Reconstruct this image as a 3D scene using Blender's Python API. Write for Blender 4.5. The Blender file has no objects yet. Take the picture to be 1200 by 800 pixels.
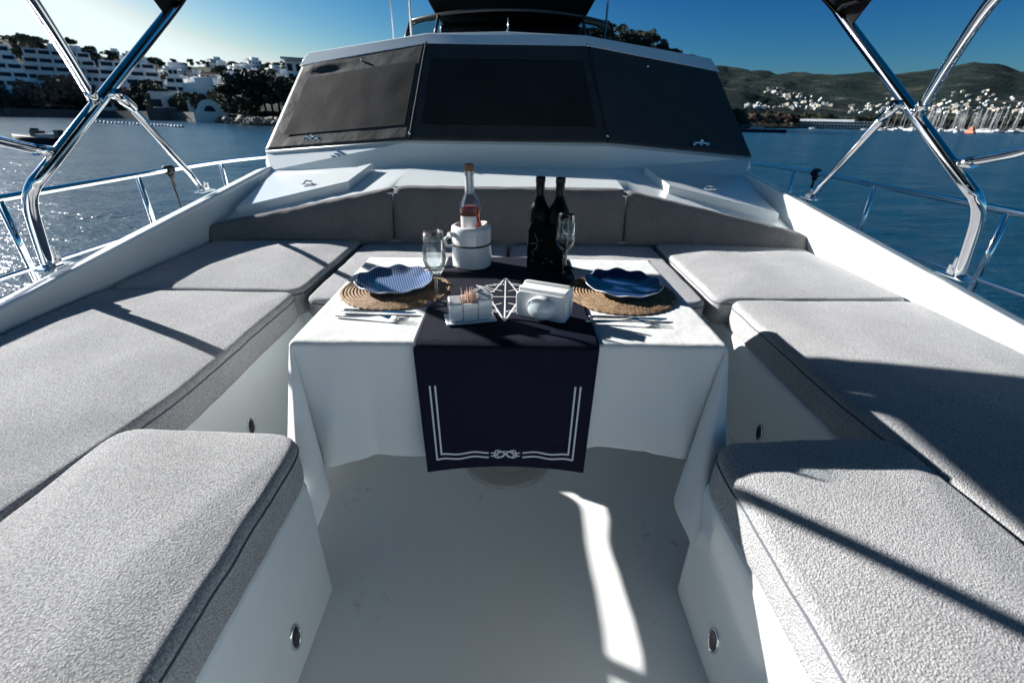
import bpy, bmesh, math, random
from mathutils import Vector, Matrix, noise
random.seed(7)
S = bpy.context.scene
COL = S.collection
PI = math.pi
rad = math.radians
sin, cos = math.sin, math.cos

# ------------------------------------------------------------------ camera frames
H = 1.2                                   # camera height above the cockpit sole
FLOOR = 1.4                               # cockpit sole above the water
def cam_frame(pitch, yaw, roll):
    p, y, r = map(rad, (pitch, yaw, roll))
    fwd = Vector((sin(y)*cos(p), cos(y)*cos(p), -sin(p)))
    right = Vector((cos(y), -sin(y), 0)); up = right.cross(fwd)
    r2 = cos(r)*right + sin(r)*up; u2 = -sin(r)*right + cos(r)*up
    return Matrix((r2, u2, -fwd)).transposed()
RB = cam_frame(26.87, .6, .8)             # seen from the yacht's own level
RW = cam_frame(26.0, .6, 1.27)            # seen from the true horizon: the yacht trims and heels a little
CB = Vector((0, 0, H))
TRIM = Matrix.Translation((0, 0, H+FLOOR)) @ (RW @ RB.transposed()).to_4x4() @ Matrix.Translation(-CB)
ABOARD = []                               # top-level things on the yacht; trimmed together at the end

# ------------------------------------------------------------------ materials
def nodes(name):
    m = bpy.data.materials.new(name); m.use_nodes = True
    nt = m.node_tree; b = nt.nodes['Principled BSDF']
    return m, nt, b
def coords(nt, scale=1, obj=True):
    tc = nt.nodes.new('ShaderNodeTexCoord'); mp = nt.nodes.new('ShaderNodeMapping')
    s = (scale,)*3 if not isinstance(scale, tuple) else scale
    mp.inputs['Scale'].default_value = s
    nt.links.new(tc.outputs['Object'], mp.inputs[0]); return mp.outputs[0]
def noise_n(nt, vec, scale, detail=4, rough=.5):
    n = nt.nodes.new('ShaderNodeTexNoise'); n.inputs['Scale'].default_value = scale
    n.inputs['Detail'].default_value = detail; n.inputs['Roughness'].default_value = rough
    nt.links.new(vec, n.inputs['Vector']); return n.outputs[0]
def ramp(nt, fac, stops):
    r = nt.nodes.new('ShaderNodeValToRGB'); e = r.color_ramp.elements
    while len(e) < len(stops): e.new(.5)
    for k, (p, c) in enumerate(stops):
        e[k].position = p; e[k].color = (*c, 1)
    nt.links.new(fac, r.inputs[0]); return r.outputs[0]
def bump(nt, b, h, strength, dist, prev=None):
    n = nt.nodes.new('ShaderNodeBump'); n.inputs['Strength'].default_value = strength
    n.inputs['Distance'].default_value = dist; nt.links.new(h, n.inputs['Height'])
    if prev: nt.links.new(prev.outputs[0], n.inputs['Normal'])
    nt.links.new(n.outputs[0], b.inputs['Normal']); return n
def M(name, c, rough=.5, metal=0, var=0, vs=8, bs=0, bscale=200, bd=.001, coat=0, spec=None, sheen=0):
    m, nt, b = nodes(name)
    b.inputs['Base Color'].default_value = (*c, 1)
    b.inputs['Roughness'].default_value = rough; b.inputs['Metallic'].default_value = metal
    if coat: b.inputs['Coat Weight'].default_value = coat; b.inputs['Coat Roughness'].default_value = .08
    if spec is not None: b.inputs['Specular IOR Level'].default_value = spec
    if sheen: b.inputs['Sheen Weight'].default_value = sheen; b.inputs['Sheen Roughness'].default_value = .6
    v = coords(nt)
    if var:
        f = noise_n(nt, v, vs, 5, .6)
        lo = tuple(max(0, x*(1-var)) for x in c); hi = tuple(min(1, x*(1+var)) for x in c)
        nt.links.new(ramp(nt, f, [(.3, lo), (.7, hi)]), b.inputs['Base Color'])
    if bs: bump(nt, b, noise_n(nt, v, bscale, 3), bs, bd)
    return m

MT = {}
MT['gel'] = M('white_gelcoat', (.73, .78, .785), .28, var=.035, vs=3, coat=.4)
MT['gelfloor'] = M('cockpit_gelcoat', (.66, .68, .69), .33, var=.05, vs=4, coat=.25)
# scuffs on the sole
m = MT['gelfloor']; nt = m.node_tree; b = nt.nodes['Principled BSDF']
v = coords(nt, (1, 1, 1)); n1 = noise_n(nt, v, 26, 6, .7); n2 = noise_n(nt, v, 3.1, 3)
mm = nt.nodes.new('ShaderNodeMath'); mm.operation = 'MULTIPLY'; nt.links.new(n1, mm.inputs[0]); nt.links.new(n2, mm.inputs[1])
c1 = ramp(nt, mm.outputs[0], [(.0, (.83, .845, .84)), (.37, (.81, .825, .82)), (.41, (.64, .64, .62))])
nt.links.new(c1, b.inputs['Base Color'])
MT['chrome'] = M('polished_steel', (.82, .83, .84), .07, 1)
MT['steel'] = M('brushed_steel', (.6, .6, .6), .25, 1)
MT['cutlery'] = M('cutlery_steel', (.50, .51, .52), .22, 1)
MT['rubber'] = M('black_rubber', (.012, .012, .013), .5)
MT['darkplastic'] = M('dark_plastic', (.03, .03, .032), .35)
MT['vinyl'] = M('cover_vinyl', (.040, .041, .043), .6, var=.12, vs=6, bs=.3, bscale=7, bd=.02, spec=.25)
MT['mesh'] = M('cover_mesh', (.023, .0235, .0245), .65, var=.15, vs=3, bs=.15, bscale=4, bd=.02, spec=.12)
MT['canvas'] = M('sunshade_canvas', (.005, .005, .006), .9, spec=.08)
MT['trim'] = M('grey_trim', (.35, .40, .43), .4)

def terry(name, c, tile=1):
    m, nt, b = nodes(name)
    b.inputs['Roughness'].default_value = .95; b.inputs['Specular IOR Level'].default_value = .1
    b.inputs['Sheen Weight'].default_value = .12; b.inputs['Sheen Roughness'].default_value = .5
    v = coords(nt)
    warp = nt.nodes.new('ShaderNodeTexNoise'); warp.inputs['Scale'].default_value = 60; warp.inputs['Detail'].default_value = 2
    nt.links.new(v, warp.inputs['Vector'])
    va = nt.nodes.new('ShaderNodeVectorMath'); va.operation = 'MULTIPLY_ADD'
    nt.links.new(warp.outputs['Color'], va.inputs[0]); va.inputs[1].default_value = (.009,)*3; nt.links.new(v, va.inputs[2])
    vo = nt.nodes.new('ShaderNodeTexVoronoi'); vo.inputs['Scale'].default_value = 290; nt.links.new(va.outputs[0], vo.inputs['Vector'])
    n1 = noise_n(nt, v, 230, 4, .7); n2 = noise_n(nt, v, 620, 3, .7)
    a = nt.nodes.new('ShaderNodeMath'); a.operation = 'MULTIPLY_ADD'; nt.links.new(n1, a.inputs[0]); a.inputs[1].default_value = .7; nt.links.new(n2, a.inputs[2])
    s = nt.nodes.new('ShaderNodeMath'); s.operation = 'SUBTRACT'; nt.links.new(a.outputs[0], s.inputs[0]); nt.links.new(vo.outputs['Distance'], s.inputs[1])
    b1 = bump(nt, b, s.outputs[0], 1.0, .0048)
    n3 = noise_n(nt, v, 7, 3); bump(nt, b, n3, .6, .02, b1)
    f = noise_n(nt, v, 5, 4)
    base = ramp(nt, f, [(.3, tuple(x*.9 for x in c)), (.7, tuple(x*1.08 for x in c))])
    fine = ramp(nt, s.outputs[0], [(.15, (.5, .5, .52)), (.75, (1, 1, 1))])
    mx = nt.nodes.new('ShaderNodeMix'); mx.data_type = 'RGBA'; mx.blend_type = 'MULTIPLY'; mx.inputs[0].default_value = 1
    nt.links.new(base, mx.inputs[6]); nt.links.new(fine, mx.inputs[7]); nt.links.new(mx.outputs[2], b.inputs['Base Color'])
    return m
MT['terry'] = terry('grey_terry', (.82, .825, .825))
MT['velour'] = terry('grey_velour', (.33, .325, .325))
MT['piping'] = M('cushion_piping', (.10, .11, .13), .8)

def fabric(name, c, wr=.6):
    m, nt, b = nodes(name); b.inputs['Base Color'].default_value = (*c, 1)
    b.inputs['Roughness'].default_value = .8; b.inputs['Specular IOR Level'].default_value = .2
    v = coords(nt)
    b0 = bump(nt, b, noise_n(nt, v, 9, 4, .55), wr, .012)
    bump(nt, b, noise_n(nt, coords(nt, (1, 1.0, 1)), 900, 2), .25, .0006, b0)
    return m
MT['linen'] = fabric('white_linen', (.70, .715, .71), .45)
MT['navy'] = fabric('navy_cotton', (.0045, .0055, .018), .3)
MT['stitch'] = M('white_print', (.62, .64, .66), .8)
MT['ceramic'] = M('white_ceramic', (.78, .79, .79), .18, coat=.5)
MT['paper'] = M('white_paper', (.8, .8, .8), .8)
MT['wood_pick'] = M('pale_wood', (.72, .50, .38), .7, var=.3, vs=60)
MT['black_felt'] = M('black_felt', (.005, .005, .006), .8, spec=.1)
MT['foil'] = M('black_foil', (.006, .006, .007), .4, spec=.3)
MT['cork'] = M('cork', (.28, .16, .09), .8, var=.3, vs=90)
MT['label'] = M('paper_label', (.78, .74, .72), .6)
def glass(name, c=(1, 1, 1), r=.0, ior=1.45):
    m, nt, b = nodes(name)
    b.inputs['Base Color'].default_value = (*c, 1); b.inputs['Transmission Weight'].default_value = 1
    b.inputs['Roughness'].default_value = r; b.inputs['IOR'].default_value = ior
    return m
m, nt, b = nodes('clear_glass'); out = [x for x in nt.nodes if x.type == 'OUTPUT_MATERIAL'][0]
lw = nt.nodes.new('ShaderNodeLayerWeight'); lw.inputs[0].default_value = .28; tr = nt.nodes.new('ShaderNodeBsdfTransparent'); tr.inputs[0].default_value = (.93, .96, .97, 1)
gl = nt.nodes.new('ShaderNodeBsdfGlossy'); gl.inputs['Roughness'].default_value = .03; mxs = nt.nodes.new('ShaderNodeMixShader')
rmp = nt.nodes.new('ShaderNodeMapRange'); nt.links.new(lw.outputs['Fresnel'], rmp.inputs[0]); rmp.inputs[3].default_value = .03; rmp.inputs[4].default_value = .75
nt.links.new(rmp.outputs[0], mxs.inputs[0]); nt.links.new(tr.outputs[0], mxs.inputs[1]); nt.links.new(gl.outputs[0], mxs.inputs[2]); nt.links.new(mxs.outputs[0], out.inputs[0]); MT['glass'] = m
MT['rose'] = glass('rose_wine', (1.0, .30, .20), 0, 1.1)
MT['bottle'] = M('dark_bottle_glass', (.004, .004, .004), .35, spec=.15)
MT['smoke'] = glass('smoked_acrylic', (.30, .38, .42), .02, 1.05)

# woven mat, plates
m, nt, b = nodes('woven_straw'); b.inputs['Roughness'].default_value = .75
v = coords(nt); f = noise_n(nt, v, 70, 4, .7)
nt.links.new(ramp(nt, f, [(.25, (.09, .05, .026)), (.5, (.28, .18, .10)), (.8, (.52, .38, .24))]), b.inputs['Base Color'])
bump(nt, b, noise_n(nt, v, 300, 3), .5, .002); MT['straw'] = m
def plate_mat(name, dark, light, sc, th):
    m, nt, b = nodes(name); b.inputs['Roughness'].default_value = .22; b.inputs['Coat Weight'].default_value = .5
    tc = nt.nodes.new('ShaderNodeTexCoord'); sp = nt.nodes.new('ShaderNodeSeparateXYZ'); nt.links.new(tc.outputs['Object'], sp.inputs[0])
    def lines(out, k):
        a = nt.nodes.new('ShaderNodeMath'); a.operation = 'MULTIPLY'; nt.links.new(out, a.inputs[0]); a.inputs[1].default_value = k
        s = nt.nodes.new('ShaderNodeMath'); s.operation = 'SINE'; nt.links.new(a.outputs[0], s.inputs[0])
        g = nt.nodes.new('ShaderNodeMath'); g.operation = 'GREATER_THAN'; nt.links.new(s.outputs[0], g.inputs[0]); g.inputs[1].default_value = th
        return g.outputs[0]
    lx, ly = lines(sp.outputs[0], sc), lines(sp.outputs[1], sc*1.0)
    mx = nt.nodes.new('ShaderNodeMath'); mx.operation = 'MAXIMUM'; nt.links.new(lx, mx.inputs[0]); nt.links.new(ly, mx.inputs[1])
    c = nt.nodes.new('ShaderNodeMix'); c.data_type = 'RGBA'; nt.links.new(mx.outputs[0], c.inputs[0])
    c.inputs[6].default_value = (*dark, 1); c.inputs[7].default_value = (*light, 1)
    nt.links.new(c.outputs[2], b.inputs['Base Color']); return m
MT['plate'] = plate_mat('patterned_glaze', (.010, .035, .13), (.26, .34, .50), 900, .55)
MT['plate_shade'] = plate_mat('shaded_glaze', (.006, .024, .11), (.05, .10, .24), 900, .7)  # same patterned glaze as the sunny plate, with shade put into darker colours
MT['rim'] = M('white_rim', (.7, .74, .78), .3)

# ------------------------------------------------------------------ mesh helpers
class MB:
    def __init__(s): s.v = []; s.f = []; s.sm = []
    def add(s, vs, fs, smooth=False):
        o = len(s.v); s.v += [tuple(p) for p in vs]
        for f in fs: s.f.append(tuple(i+o for i in f)); s.sm.append(smooth)
        return s
    def box(s, c, d, rz=0, rx=0, ry=0):
        R = Matrix.Rotation(rz, 3, 'Z') @ Matrix.Rotation(ry, 3, 'Y') @ Matrix.Rotation(rx, 3, 'X')
        vs = [Vector(c) + R @ Vector((x*d[0]/2, y*d[1]/2, z*d[2]/2)) for x in (-1, 1) for y in (-1, 1) for z in (-1, 1)]
        return s.add(vs, [(0,1,3,2), (4,6,7,5), (0,4,5,1), (2,3,7,6), (0,2,6,4), (1,5,7,3)])
    def hexa(s, b, t):                     # four bottom points ccw, four top points
        return s.add(list(b)+list(t), [(3,2,1,0), (4,5,6,7), (0,1,5,4), (1,2,6,5), (2,3,7,6), (3,0,4,7)])
    def prism(s, poly, z0, z1):
        n = len(poly)
        return s.add([(x, y, z0) for x, y in poly]+[(x, y, z1) for x, y in poly],
                     [tuple(range(n-1, -1, -1)), tuple(range(n, 2*n))]+[(i, (i+1) % n, n+(i+1) % n, n+i) for i in range(n)])
    def tube(s, pts, r, seg=12, cap=True):
        pts = [Vector(p) for p in pts]; n = len(pts)
        rs = r if isinstance(r, (list, tuple)) else [r]*n
        vs = []; up = None
        for i, p in enumerate(pts):
            d = (pts[min(i+1, n-1)]-pts[max(i-1, 0)]).normalized()
            if up is None: up = d.orthogonal().normalized()
            up = (up-d*up.dot(d)).normalized(); w = d.cross(up)
            vs += [p+rs[i]*(cos(2*PI*k/seg)*up+sin(2*PI*k/seg)*w) for k in range(seg)]
        fs = [(i*seg+k, i*seg+(k+1) % seg, (i+1)*seg+(k+1) % seg, (i+1)*seg+k) for i in range(n-1) for k in range(seg)]
        s.add(vs, fs, True)
        if cap:
            o = len(s.v)-n*seg
            s.f.append(tuple(o+k for k in range(seg-1, -1, -1))); s.sm.append(False)
            s.f.append(tuple(o+(n-1)*seg+k for k in range(seg))); s.sm.append(False)
        return s
    def lathe(s, prof, c=(0, 0, 0), seg=32, smooth=True, sc=(1, 1)):
        n = len(prof)
        vs = [(c[0]+r*cos(2*PI*k/seg)*sc[0], c[1]+r*sin(2*PI*k/seg)*sc[1], c[2]+z) for r, z in prof for k in range(seg)]
        fs = [(i*seg+k, i*seg+(k+1) % seg, (i+1)*seg+(k+1) % seg, (i+1)*seg+k) for i in range(n-1) for k in range(seg)]
        return s.add(vs, fs, smooth)
    def grid(s, fn, nu, nv, smooth=True, flip=False):
        vs = [fn(i/nu, j/nv) for i in range(nu+1) for j in range(nv+1)]
        fs = []
        for i in range(nu):
            for j in range(nv):
                a = i*(nv+1)+j; q = (a, a+nv+1, a+nv+2, a+1)
                fs.append(q[::-1] if flip else q)
        return s.add(vs, fs, smooth)
    def ico(s, c, r, sub=1, sc=(1, 1, 1), jit=0, smooth=False):
        bm = bmesh.new(); bmesh.ops.create_icosphere(bm, subdivisions=sub, radius=1)
        vs = []
        for v in bm.verts:
            k = r*(1+random.uniform(-jit, jit)); vs.append((c[0]+v.co.x*k*sc[0], c[1]+v.co.y*k*sc[1], c[2]+v.co.z*k*sc[2]))
        fs = [tuple(v.index for v in f.verts) for f in bm.faces]; bm.free()
        return s.add(vs, fs, smooth)
    def build(s, name, mat, parent=None, bevel=0, seg=2, weld=False, solid=0, loc=None):
        me = bpy.data.meshes.new(name); me.from_pydata(s.v, [], s.f); me.update()
        me.polygons.foreach_set('use_smooth', s.sm)
        if weld or bevel:
            bm = bmesh.new(); bm.from_mesh(me); bmesh.ops.remove_doubles(bm, verts=bm.verts, dist=1e-5)
            bmesh.ops.recalc_face_normals(bm, faces=bm.faces)
            bm.to_mesh(me); bm.free()
        o = bpy.data.objects.new(name, me); COL.objects.link(o)
        me.materials.append(MT[mat] if isinstance(mat, str) else mat)
        if loc is not None:                # keep the geometry where it is, put the origin at loc
            me.transform(Matrix.Translation(-Vector(loc))); o.location = loc
        if parent is not None:
            o.parent = parent
            if loc is None and parent.location.length: me.transform(Matrix.Translation(-Vector(parent.location)))
        if solid:
            md = o.modifiers.new('thickness', 'SOLIDIFY'); md.thickness = solid; md.offset = 0
        if bevel:
            md = o.modifiers.new('edges', 'BEVEL'); md.width = bevel; md.segments = seg; md.limit_method = 'ANGLE'; md.angle_limit = rad(35)
            md.harden_normals = False
            me.polygons.foreach_set('use_smooth', [True]*len(me.polygons))
            try: me.set_sharp_from_angle(angle=rad(40))
            except Exception: pass
        return o
def tag(o, label=None, cat=None, group=None, kind=None):
    if label: o['label'] = label
    if cat: o['category'] = cat
    if group: o['group'] = group
    if kind: o['kind'] = kind
    return o
def thing(name, label, cat, loc=(0, 0, 0), group=None, aboard=True):
    o = bpy.data.objects.new(name, None); COL.objects.link(o); o.location = loc; o.empty_display_size = .1
    tag(o, label, cat, group)
    if aboard: ABOARD.append(o)
    return o
def aboard(o, label, cat, group=None):
    tag(o, label, cat, group); ABOARD.append(o); return o
def dup(root, label=None):
    r = root.copy(); COL.objects.link(r)
    if label: r['label'] = label
    for ch in root.children:
        c = ch.copy(); COL.objects.link(c); c.parent = r
        for g in ch.children:
            d = g.copy(); COL.objects.link(d); d.parent = c
    return r
def smoothpath(pts, n=8):                 # Catmull-Rom through the points
    P = [Vector(p) for p in pts]; P = [2*P[0]-P[1]]+P+[2*P[-1]-P[-2]]; out = []
    for i in range(1, len(P)-2):
        for k in range(n):
            t = k/n
            out.append(.5*((2*P[i])+(-P[i-1]+P[i+1])*t+(2*P[i-1]-5*P[i]+4*P[i+1]-P[i+2])*t*t+(-P[i-1]+3*P[i]-3*P[i+1]+P[i+2])*t**3))
    out.append(P[-2]); return out
def lerp(a, b, t): return a+(b-a)*t
def interp(tab, x):
    if x <= tab[0][0]: return tab[0][1]
    for (a, u), (b, v) in zip(tab, tab[1:]):
        if x <= b: return u+(v-u)*(x-a)/(b-a)
    return tab[-1][1]
def nz(x, y, z=0, s=1): return noise.noise(Vector((x*s, y*s, z*s)))
# ================================================================== THE YACHT
yacht = thing('motor_yacht', 'white motor yacht seen from its bow cockpit, wheelhouse windows under dark covers', 'yacht')
def zg(y): return min(.825, max(.56, .595+.115*(y-1.46)))
XI, XO = 1.70, 1.83
# cockpit sole
mb = MB(); mb.grid(lambda a, b: (lerp(-1.0, 1.0, a), lerp(-1.2, 1.95, b), 0), 2, 2, False)
mb.build('cockpit_floor', 'gelfloor', yacht)
# seat bases with the footwell between them
mb = MB()
mb.box((-1.295, .35, .205), (.79, 3.0, .41))
mb.build('seat_base', 'gel', yacht, .018, 3)
mb = MB(); mb.box((1.295, .35, .205), (.79, 3.0, .41)); mb.build('seat_base', 'gel', yacht, .018, 3)
mb = MB(); mb.box((0, 2.28, .205), (3.38, .86, .41)); mb.build('seat_base', 'gel', yacht, .018, 3)
for s in (-1, 1):
    mb = MB(); mb.box((s*.692, .165, .207), (.43, 1.33, .414)); mb.build('seat_base', 'gelfloor' if 0 else 'gel', yacht, .02, 3)
    pr = [(0, .05), (.006, .028), (.018, .012), (.034, .003), (.05, .0005)]
    mb = MB(); mb.grid(lambda a, b, s=s: (s*(.8995-pr[round(b*4)][0]), lerp(.84, 1.84, a), pr[round(b*4)][1]+.0006), 1, 4, True)
    mb.build('cove', 'gel', yacht)
mb = MB(); mb.box((0, -1.25, .25), (3.6, .1, .62)); mb.build('bow_bulkhead', 'gel', yacht, .01)
# bulwarks (coaming) with hull side
ys = [-1.3, -.6, 0, .6, 1.2, 1.46, 1.8, 2.2, 2.6, 3.0, 3.4, 3.46]
ys2 = [3.46, 3.6, 3.9, 5, 6.5, 8.5]
for s in (-1, 1):
    mb = MB()
    def sec(y):
        z = zg(y)
        w = 1 if y < 2.4 else 1-.0*(y-2.4)
        return [(s*XI, y, .30), (s*XI, y, z-.012), (s*(XI+.012), y, z), (s*(XO-.015), y, z-.026), (s*XO, y, z-.044), (s*(XO+.03), y, .42), (s*2.32, y, .38), (s*2.36, y, .30), (s*2.1, y, -.6), (s*1.5, y, -1.6)]
    Y = ys+ys2[1:]
    rows = [sec(y) for y in Y]; n = len(rows[0])
    vs = [p for r in rows for p in r]
    fs = [(i*n+k, i*n+k+1, (i+1)*n+k+1, (i+1)*n+k) for i in range(len(Y)-1) for k in range(n-1)]
    fs = [f if s > 0 else f[::-1] for f in fs]
    mb.add(vs, fs, False); mb.add(rows[0], [tuple(range(n))]); mb.add(rows[-1], [tuple(range(n))])
    o = mb.build('bulwark', 'gel', yacht, .008, 3)
# side decks and centre shelf behind the backrests
xc = .685
mb = MB()
mb.add([(-xc, 2.70, .775), (xc, 2.70, .775), (.69, 3.40, .846), (-.69, 3.40, .846)], [(0, 1, 2, 3)])
for s in (-1, 1):
    n = 8
    vs = []
    for i in range(n+1):
        t = i/n
        vs += [(s*lerp(xc, XI, t), lerp(2.70, 2.62, t), lerp(.775, .545, t)), (s*lerp(.69, XI, t), lerp(3.40, 3.45, t), lerp(.846, .80, t))]
    fs = [(2*i, 2*i+2, 2*i+3, 2*i+1) if s > 0 else (2*i+1, 2*i+3, 2*i+2, 2*i) for i in range(n)]
    mb.add(vs, fs, True)
    # the face the backrests lean on
    mb.add([(s*xc, 2.70, .775), (s*XI, 2.62, .545), (s*XI, 2.62, .38), (s*xc, 2.70, .38)], [(0, 1, 2, 3)])
mb.add([(-xc, 2.70, .775), (xc, 2.70, .775), (xc, 2.70, .38), (-xc, 2.70, .38)], [(0, 1, 2, 3)])
mb.build('foredeck', 'gel', yacht, weld=True)
mb = MB(); mb.box((0, 2.812, .790), (1.36, .012, .008)); mb.build('deck_groove', 'trim', yacht)
# wheelhouse front: riser, covers, brow, roof
RB_ = [(-1.70, 3.45, .80), (-.69, 3.40, .846), (.69, 3.40, .846), (1.70, 3.45, .80)]
RT_ = [(-1.80, 3.65, .905), (-.695, 3.45, 1.0), (.685, 3.45, 1.0), (1.80, 3.65, .905)]
CT_ = [(-1.626, 4.2, 1.498), (-.62, 4.0, 1.632), (.565, 4.0, 1.632), (1.626, 4.2, 1.498)]
mb = MB()
for i in range(3): mb.add([RB_[i], RB_[i+1], RT_[i+1], RT_[i]], [(0, 1, 2, 3)])
for s in (-1, 1):
    A = RT_[0 if s < 0 else 3]; B = RB_[0 if s < 0 else 3]
    mb.add([B, A, (s*1.83, 3.66, .83), (s*1.72, 3.45, .79)], [(0, 1, 2, 3)])
    mb.add([A, (s*1.80, 8.4, .905), (s*1.80, 8.4, .7), (s*1.80, 3.65, .7)], [(0, 1, 2, 3)])
    T = CT_[0 if s < 0 else 3]
    mb.add([A, (s*1.80, 8.4, .905), (s*1.62, 8.4, 1.5), T], [(0, 1, 2, 3)])
mb.add([(-1.8, 8.4, .3), (1.8, 8.4, .3), (1.62, 8.4, 1.5), (-1.62, 8.4, 1.5)], [(0, 1, 2, 3)])
mb.build('wheelhouse', 'gel', yacht, weld=True)
# grey sill under the covers
mb = MB()
mb.tube([RT_[0], RT_[1], RT_[2], RT_[3]], .014, 8); mb.build('window_sill', 'trim', yacht)
def facet(i, a, b, off):                    # a across 0..1, b up 0..1, off outwards
    p0, p1, q0, q1 = map(Vector, (RT_[i], RT_[i+1], CT_[i], CT_[i+1]))
    nrm = (p1-p0).cross(q0-p0).normalized()
    if nrm.y > 0: nrm = -nrm
    return p0.lerp(p1, a).lerp(q0.lerp(q1, a), b)+nrm*off
for i in range(3):
    def cov(a, b, i=i):
        sag = .006*nz(a*2+i*7, b*2, 1)+.0022*nz(a*7+i*3, b*5, 4)
        if i == 0: sag += .028*math.exp(-((a-.16)/.16)**2-((b-.93)/.05)**2)-.01*math.exp(-((a-.3)/.2)**2-((b-.86)/.04)**2)
        edge = min(1, 6*min(a, 1-a), 6*min(b, 1-b))
        return facet(i, a, b, .018+sag*edge)
    mb = MB(); mb.grid(cov, 40, 30); c = mb.build('window_cover', 'vinyl', yacht, solid=.004)
    if i == 2: c['label'] = 'black window cover in shade'
    lim = [(.10, .955, .15, .80), (.045, .955, .14, .83), (.05, .90, .15, .82)][i]
    def pan(a, b, i=i, lim=lim, cov=cov):
        return Vector(cov(lerp(lim[0], lim[1], a), lerp(lim[2], lim[3], b)))+Vector((0, -.005, .003))
    if i == 2: continue
    mb = MB(); mb.grid(pan, 24, 18); mb.build('mesh_panel', 'mesh', c)
    # hems round the panel
    mb = MB(); hp = [pan(t/12, 0) for t in range(13)]+[pan(1, t/8) for t in range(1, 9)]+[pan(1-t/12, 1) for t in range(1, 13)]+[pan(0, 1-t/8) for t in range(1, 9)]
    if i == 1: mb.tube(hp, .003, 6); mb.build('hem', 'vinyl', c)
for k in (0, 2):
    mb = MB(); mb.tube([facet(1, 0 if k == 0 else 1, t/10, .014) for t in range(11)], .010, 8); mb.build('cover_seam', 'mesh', yacht)
for p in [(1, .0, .05), (1, 1.0, .05), (1, 1.0, .97), (0, .52, .90), (2, .42, .86)]:
    q = facet(*p, .03); mb = MB(); mb.ico(q, .010, 2, smooth=True); mb.tube([q, q+Vector((0, .03, -.02))], .005, 6); mb.build('snap_hook', 'chrome', yacht)
for i, a in ((0, .36), (2, .62)):           # wiper pivots poking through the covers
    q = facet(i, a, .045, .04); mb = MB()
    for d in (-.05, 0, .045): mb.tube([q+Vector((d, 0, 0)), q+Vector((d+.004, -.03, .012))], .011, 10)
    mb.tube([q+Vector((-.05, -.025, .02)), q+Vector((.06, -.02, .014))], .006, 8); mb.ico(q+Vector((0, -.02, .03)), .013, 2, smooth=True)
    mb.build('wiper_pivot', 'chrome', yacht)
# brow and roof
BL = [(-1.66, 4.17, 1.494), (-.635, 3.97, 1.630), (.58, 3.97, 1.630), (1.66, 4.17, 1.494)]
BT = [(-1.60, 4.24, 1.590), (-.62, 4.04, 1.705), (.565, 4.04, 1.705), (1.60, 4.24, 1.590)]
mb = MB(); n = 4
bm_mid = (-.03, 4.01, 1.735)
for i in range(3):
    mb.add([BL[i], BL[i+1], BT[i+1], BT[i]], [(0, 1, 2, 3)])
    mb.add([BL[i], BL[i+1], (BL[i+1][0], BL[i+1][1]+.25, BL[i+1][2]+.01), (BL[i][0], BL[i][1]+.25, BL[i][2]+.01)], [(3, 2, 1, 0)])
top = [(-1.60, 4.24, 1.590), (-.62, 4.04, 1.705), (-.03, 4.04, 1.722), (.565, 4.04, 1.705), (1.60, 4.24, 1.590)]
mb.add([BT[1], BT[2], top[2]], [(0, 1, 2)])
bk = [(-1.55, 8.3, 1.60), (-.62, 8.3, 1.74), (-.03, 8.3, 1.77), (.565, 8.3, 1.74), (1.55, 8.3, 1.60)]
for i in range(4): mb.add([top[i], top[i+1], bk[i+1], bk[i]], [(0, 1, 2, 3)])
for s in (0, 1):
    a, b_, c_, d = (BL[0], BT[0], bk[0], (-1.62, 8.3, 1.49)) if s == 0 else (BL[3], BT[3], bk[4], (1.62, 8.3, 1.49))
    mb.add([a, b_, c_, d], [(0, 1, 2, 3)])
mb.build('brow', 'gel', yacht, .012, 3)
# flybridge
fb = MB()
def scr(a, b):
    x = lerp(-1.0, 1.0, a); bow = .5*(1-(abs(x))**2.2)
    z0 = 1.70+.045*(1-x*x); z1 = 1.93+.03*(1-x*x)
    return (x*lerp(1.0, .93, b), 5.0-bow*.8+.10*b, lerp(z0, z1, b))
fb.grid(scr, 40, 4); ws = fb.build('flybridge_windscreen', 'smoke', yacht, solid=.006)
mb = MB(); mb.tube([scr(t/30, 1) for t in range(31)], .013, 8); mb.build('frame', 'darkplastic', ws)
for a in (0, .16, .84, 1): mb = MB(); mb.tube([scr(a, 0), scr(a, 1)], .014, 8); mb.build('frame', 'darkplastic', ws)
mb = MB(); mb.box((0, 5.45, 1.83), (1.36, .5, .2)); mb.box((0, 5.35, 1.94), (1.1, .22, .09), rx=rad(-20)); mb.build('helm_console', 'darkplastic', yacht, .04, 3)
mb = MB()
mb.hexa([(-.66, 5.0, 1.93), (.66, 5.0, 1.93), (.66, 6.5, 1.95), (-.66, 6.5, 1.95)], [(-.84, 4.9, 2.24), (.84, 4.9, 2.24), (.84, 6.5, 2.3), (-.84, 6.5, 2.3)])
mb.build('flybridge_canopy', 'canvas', yacht, .02, 3)
for x, y, z, r, h in ((-1.12, 5.2, 1.66, .006, 1.4), (-.90, 4.95, 1.70, .011, 1.3), (.86, 4.95, 1.70, .010, 1.4), (-.02, 4.42, 1.735, .006, .13)):
    mb = MB(); mb.tube([(x, y, z), (x, y, z+h)], [r, r*.6], 8); mb.tube([(x, y, z-.02), (x, y, z+.05)], r*1.8, 8); mb.build('antenna', 'steel', yacht)
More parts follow.
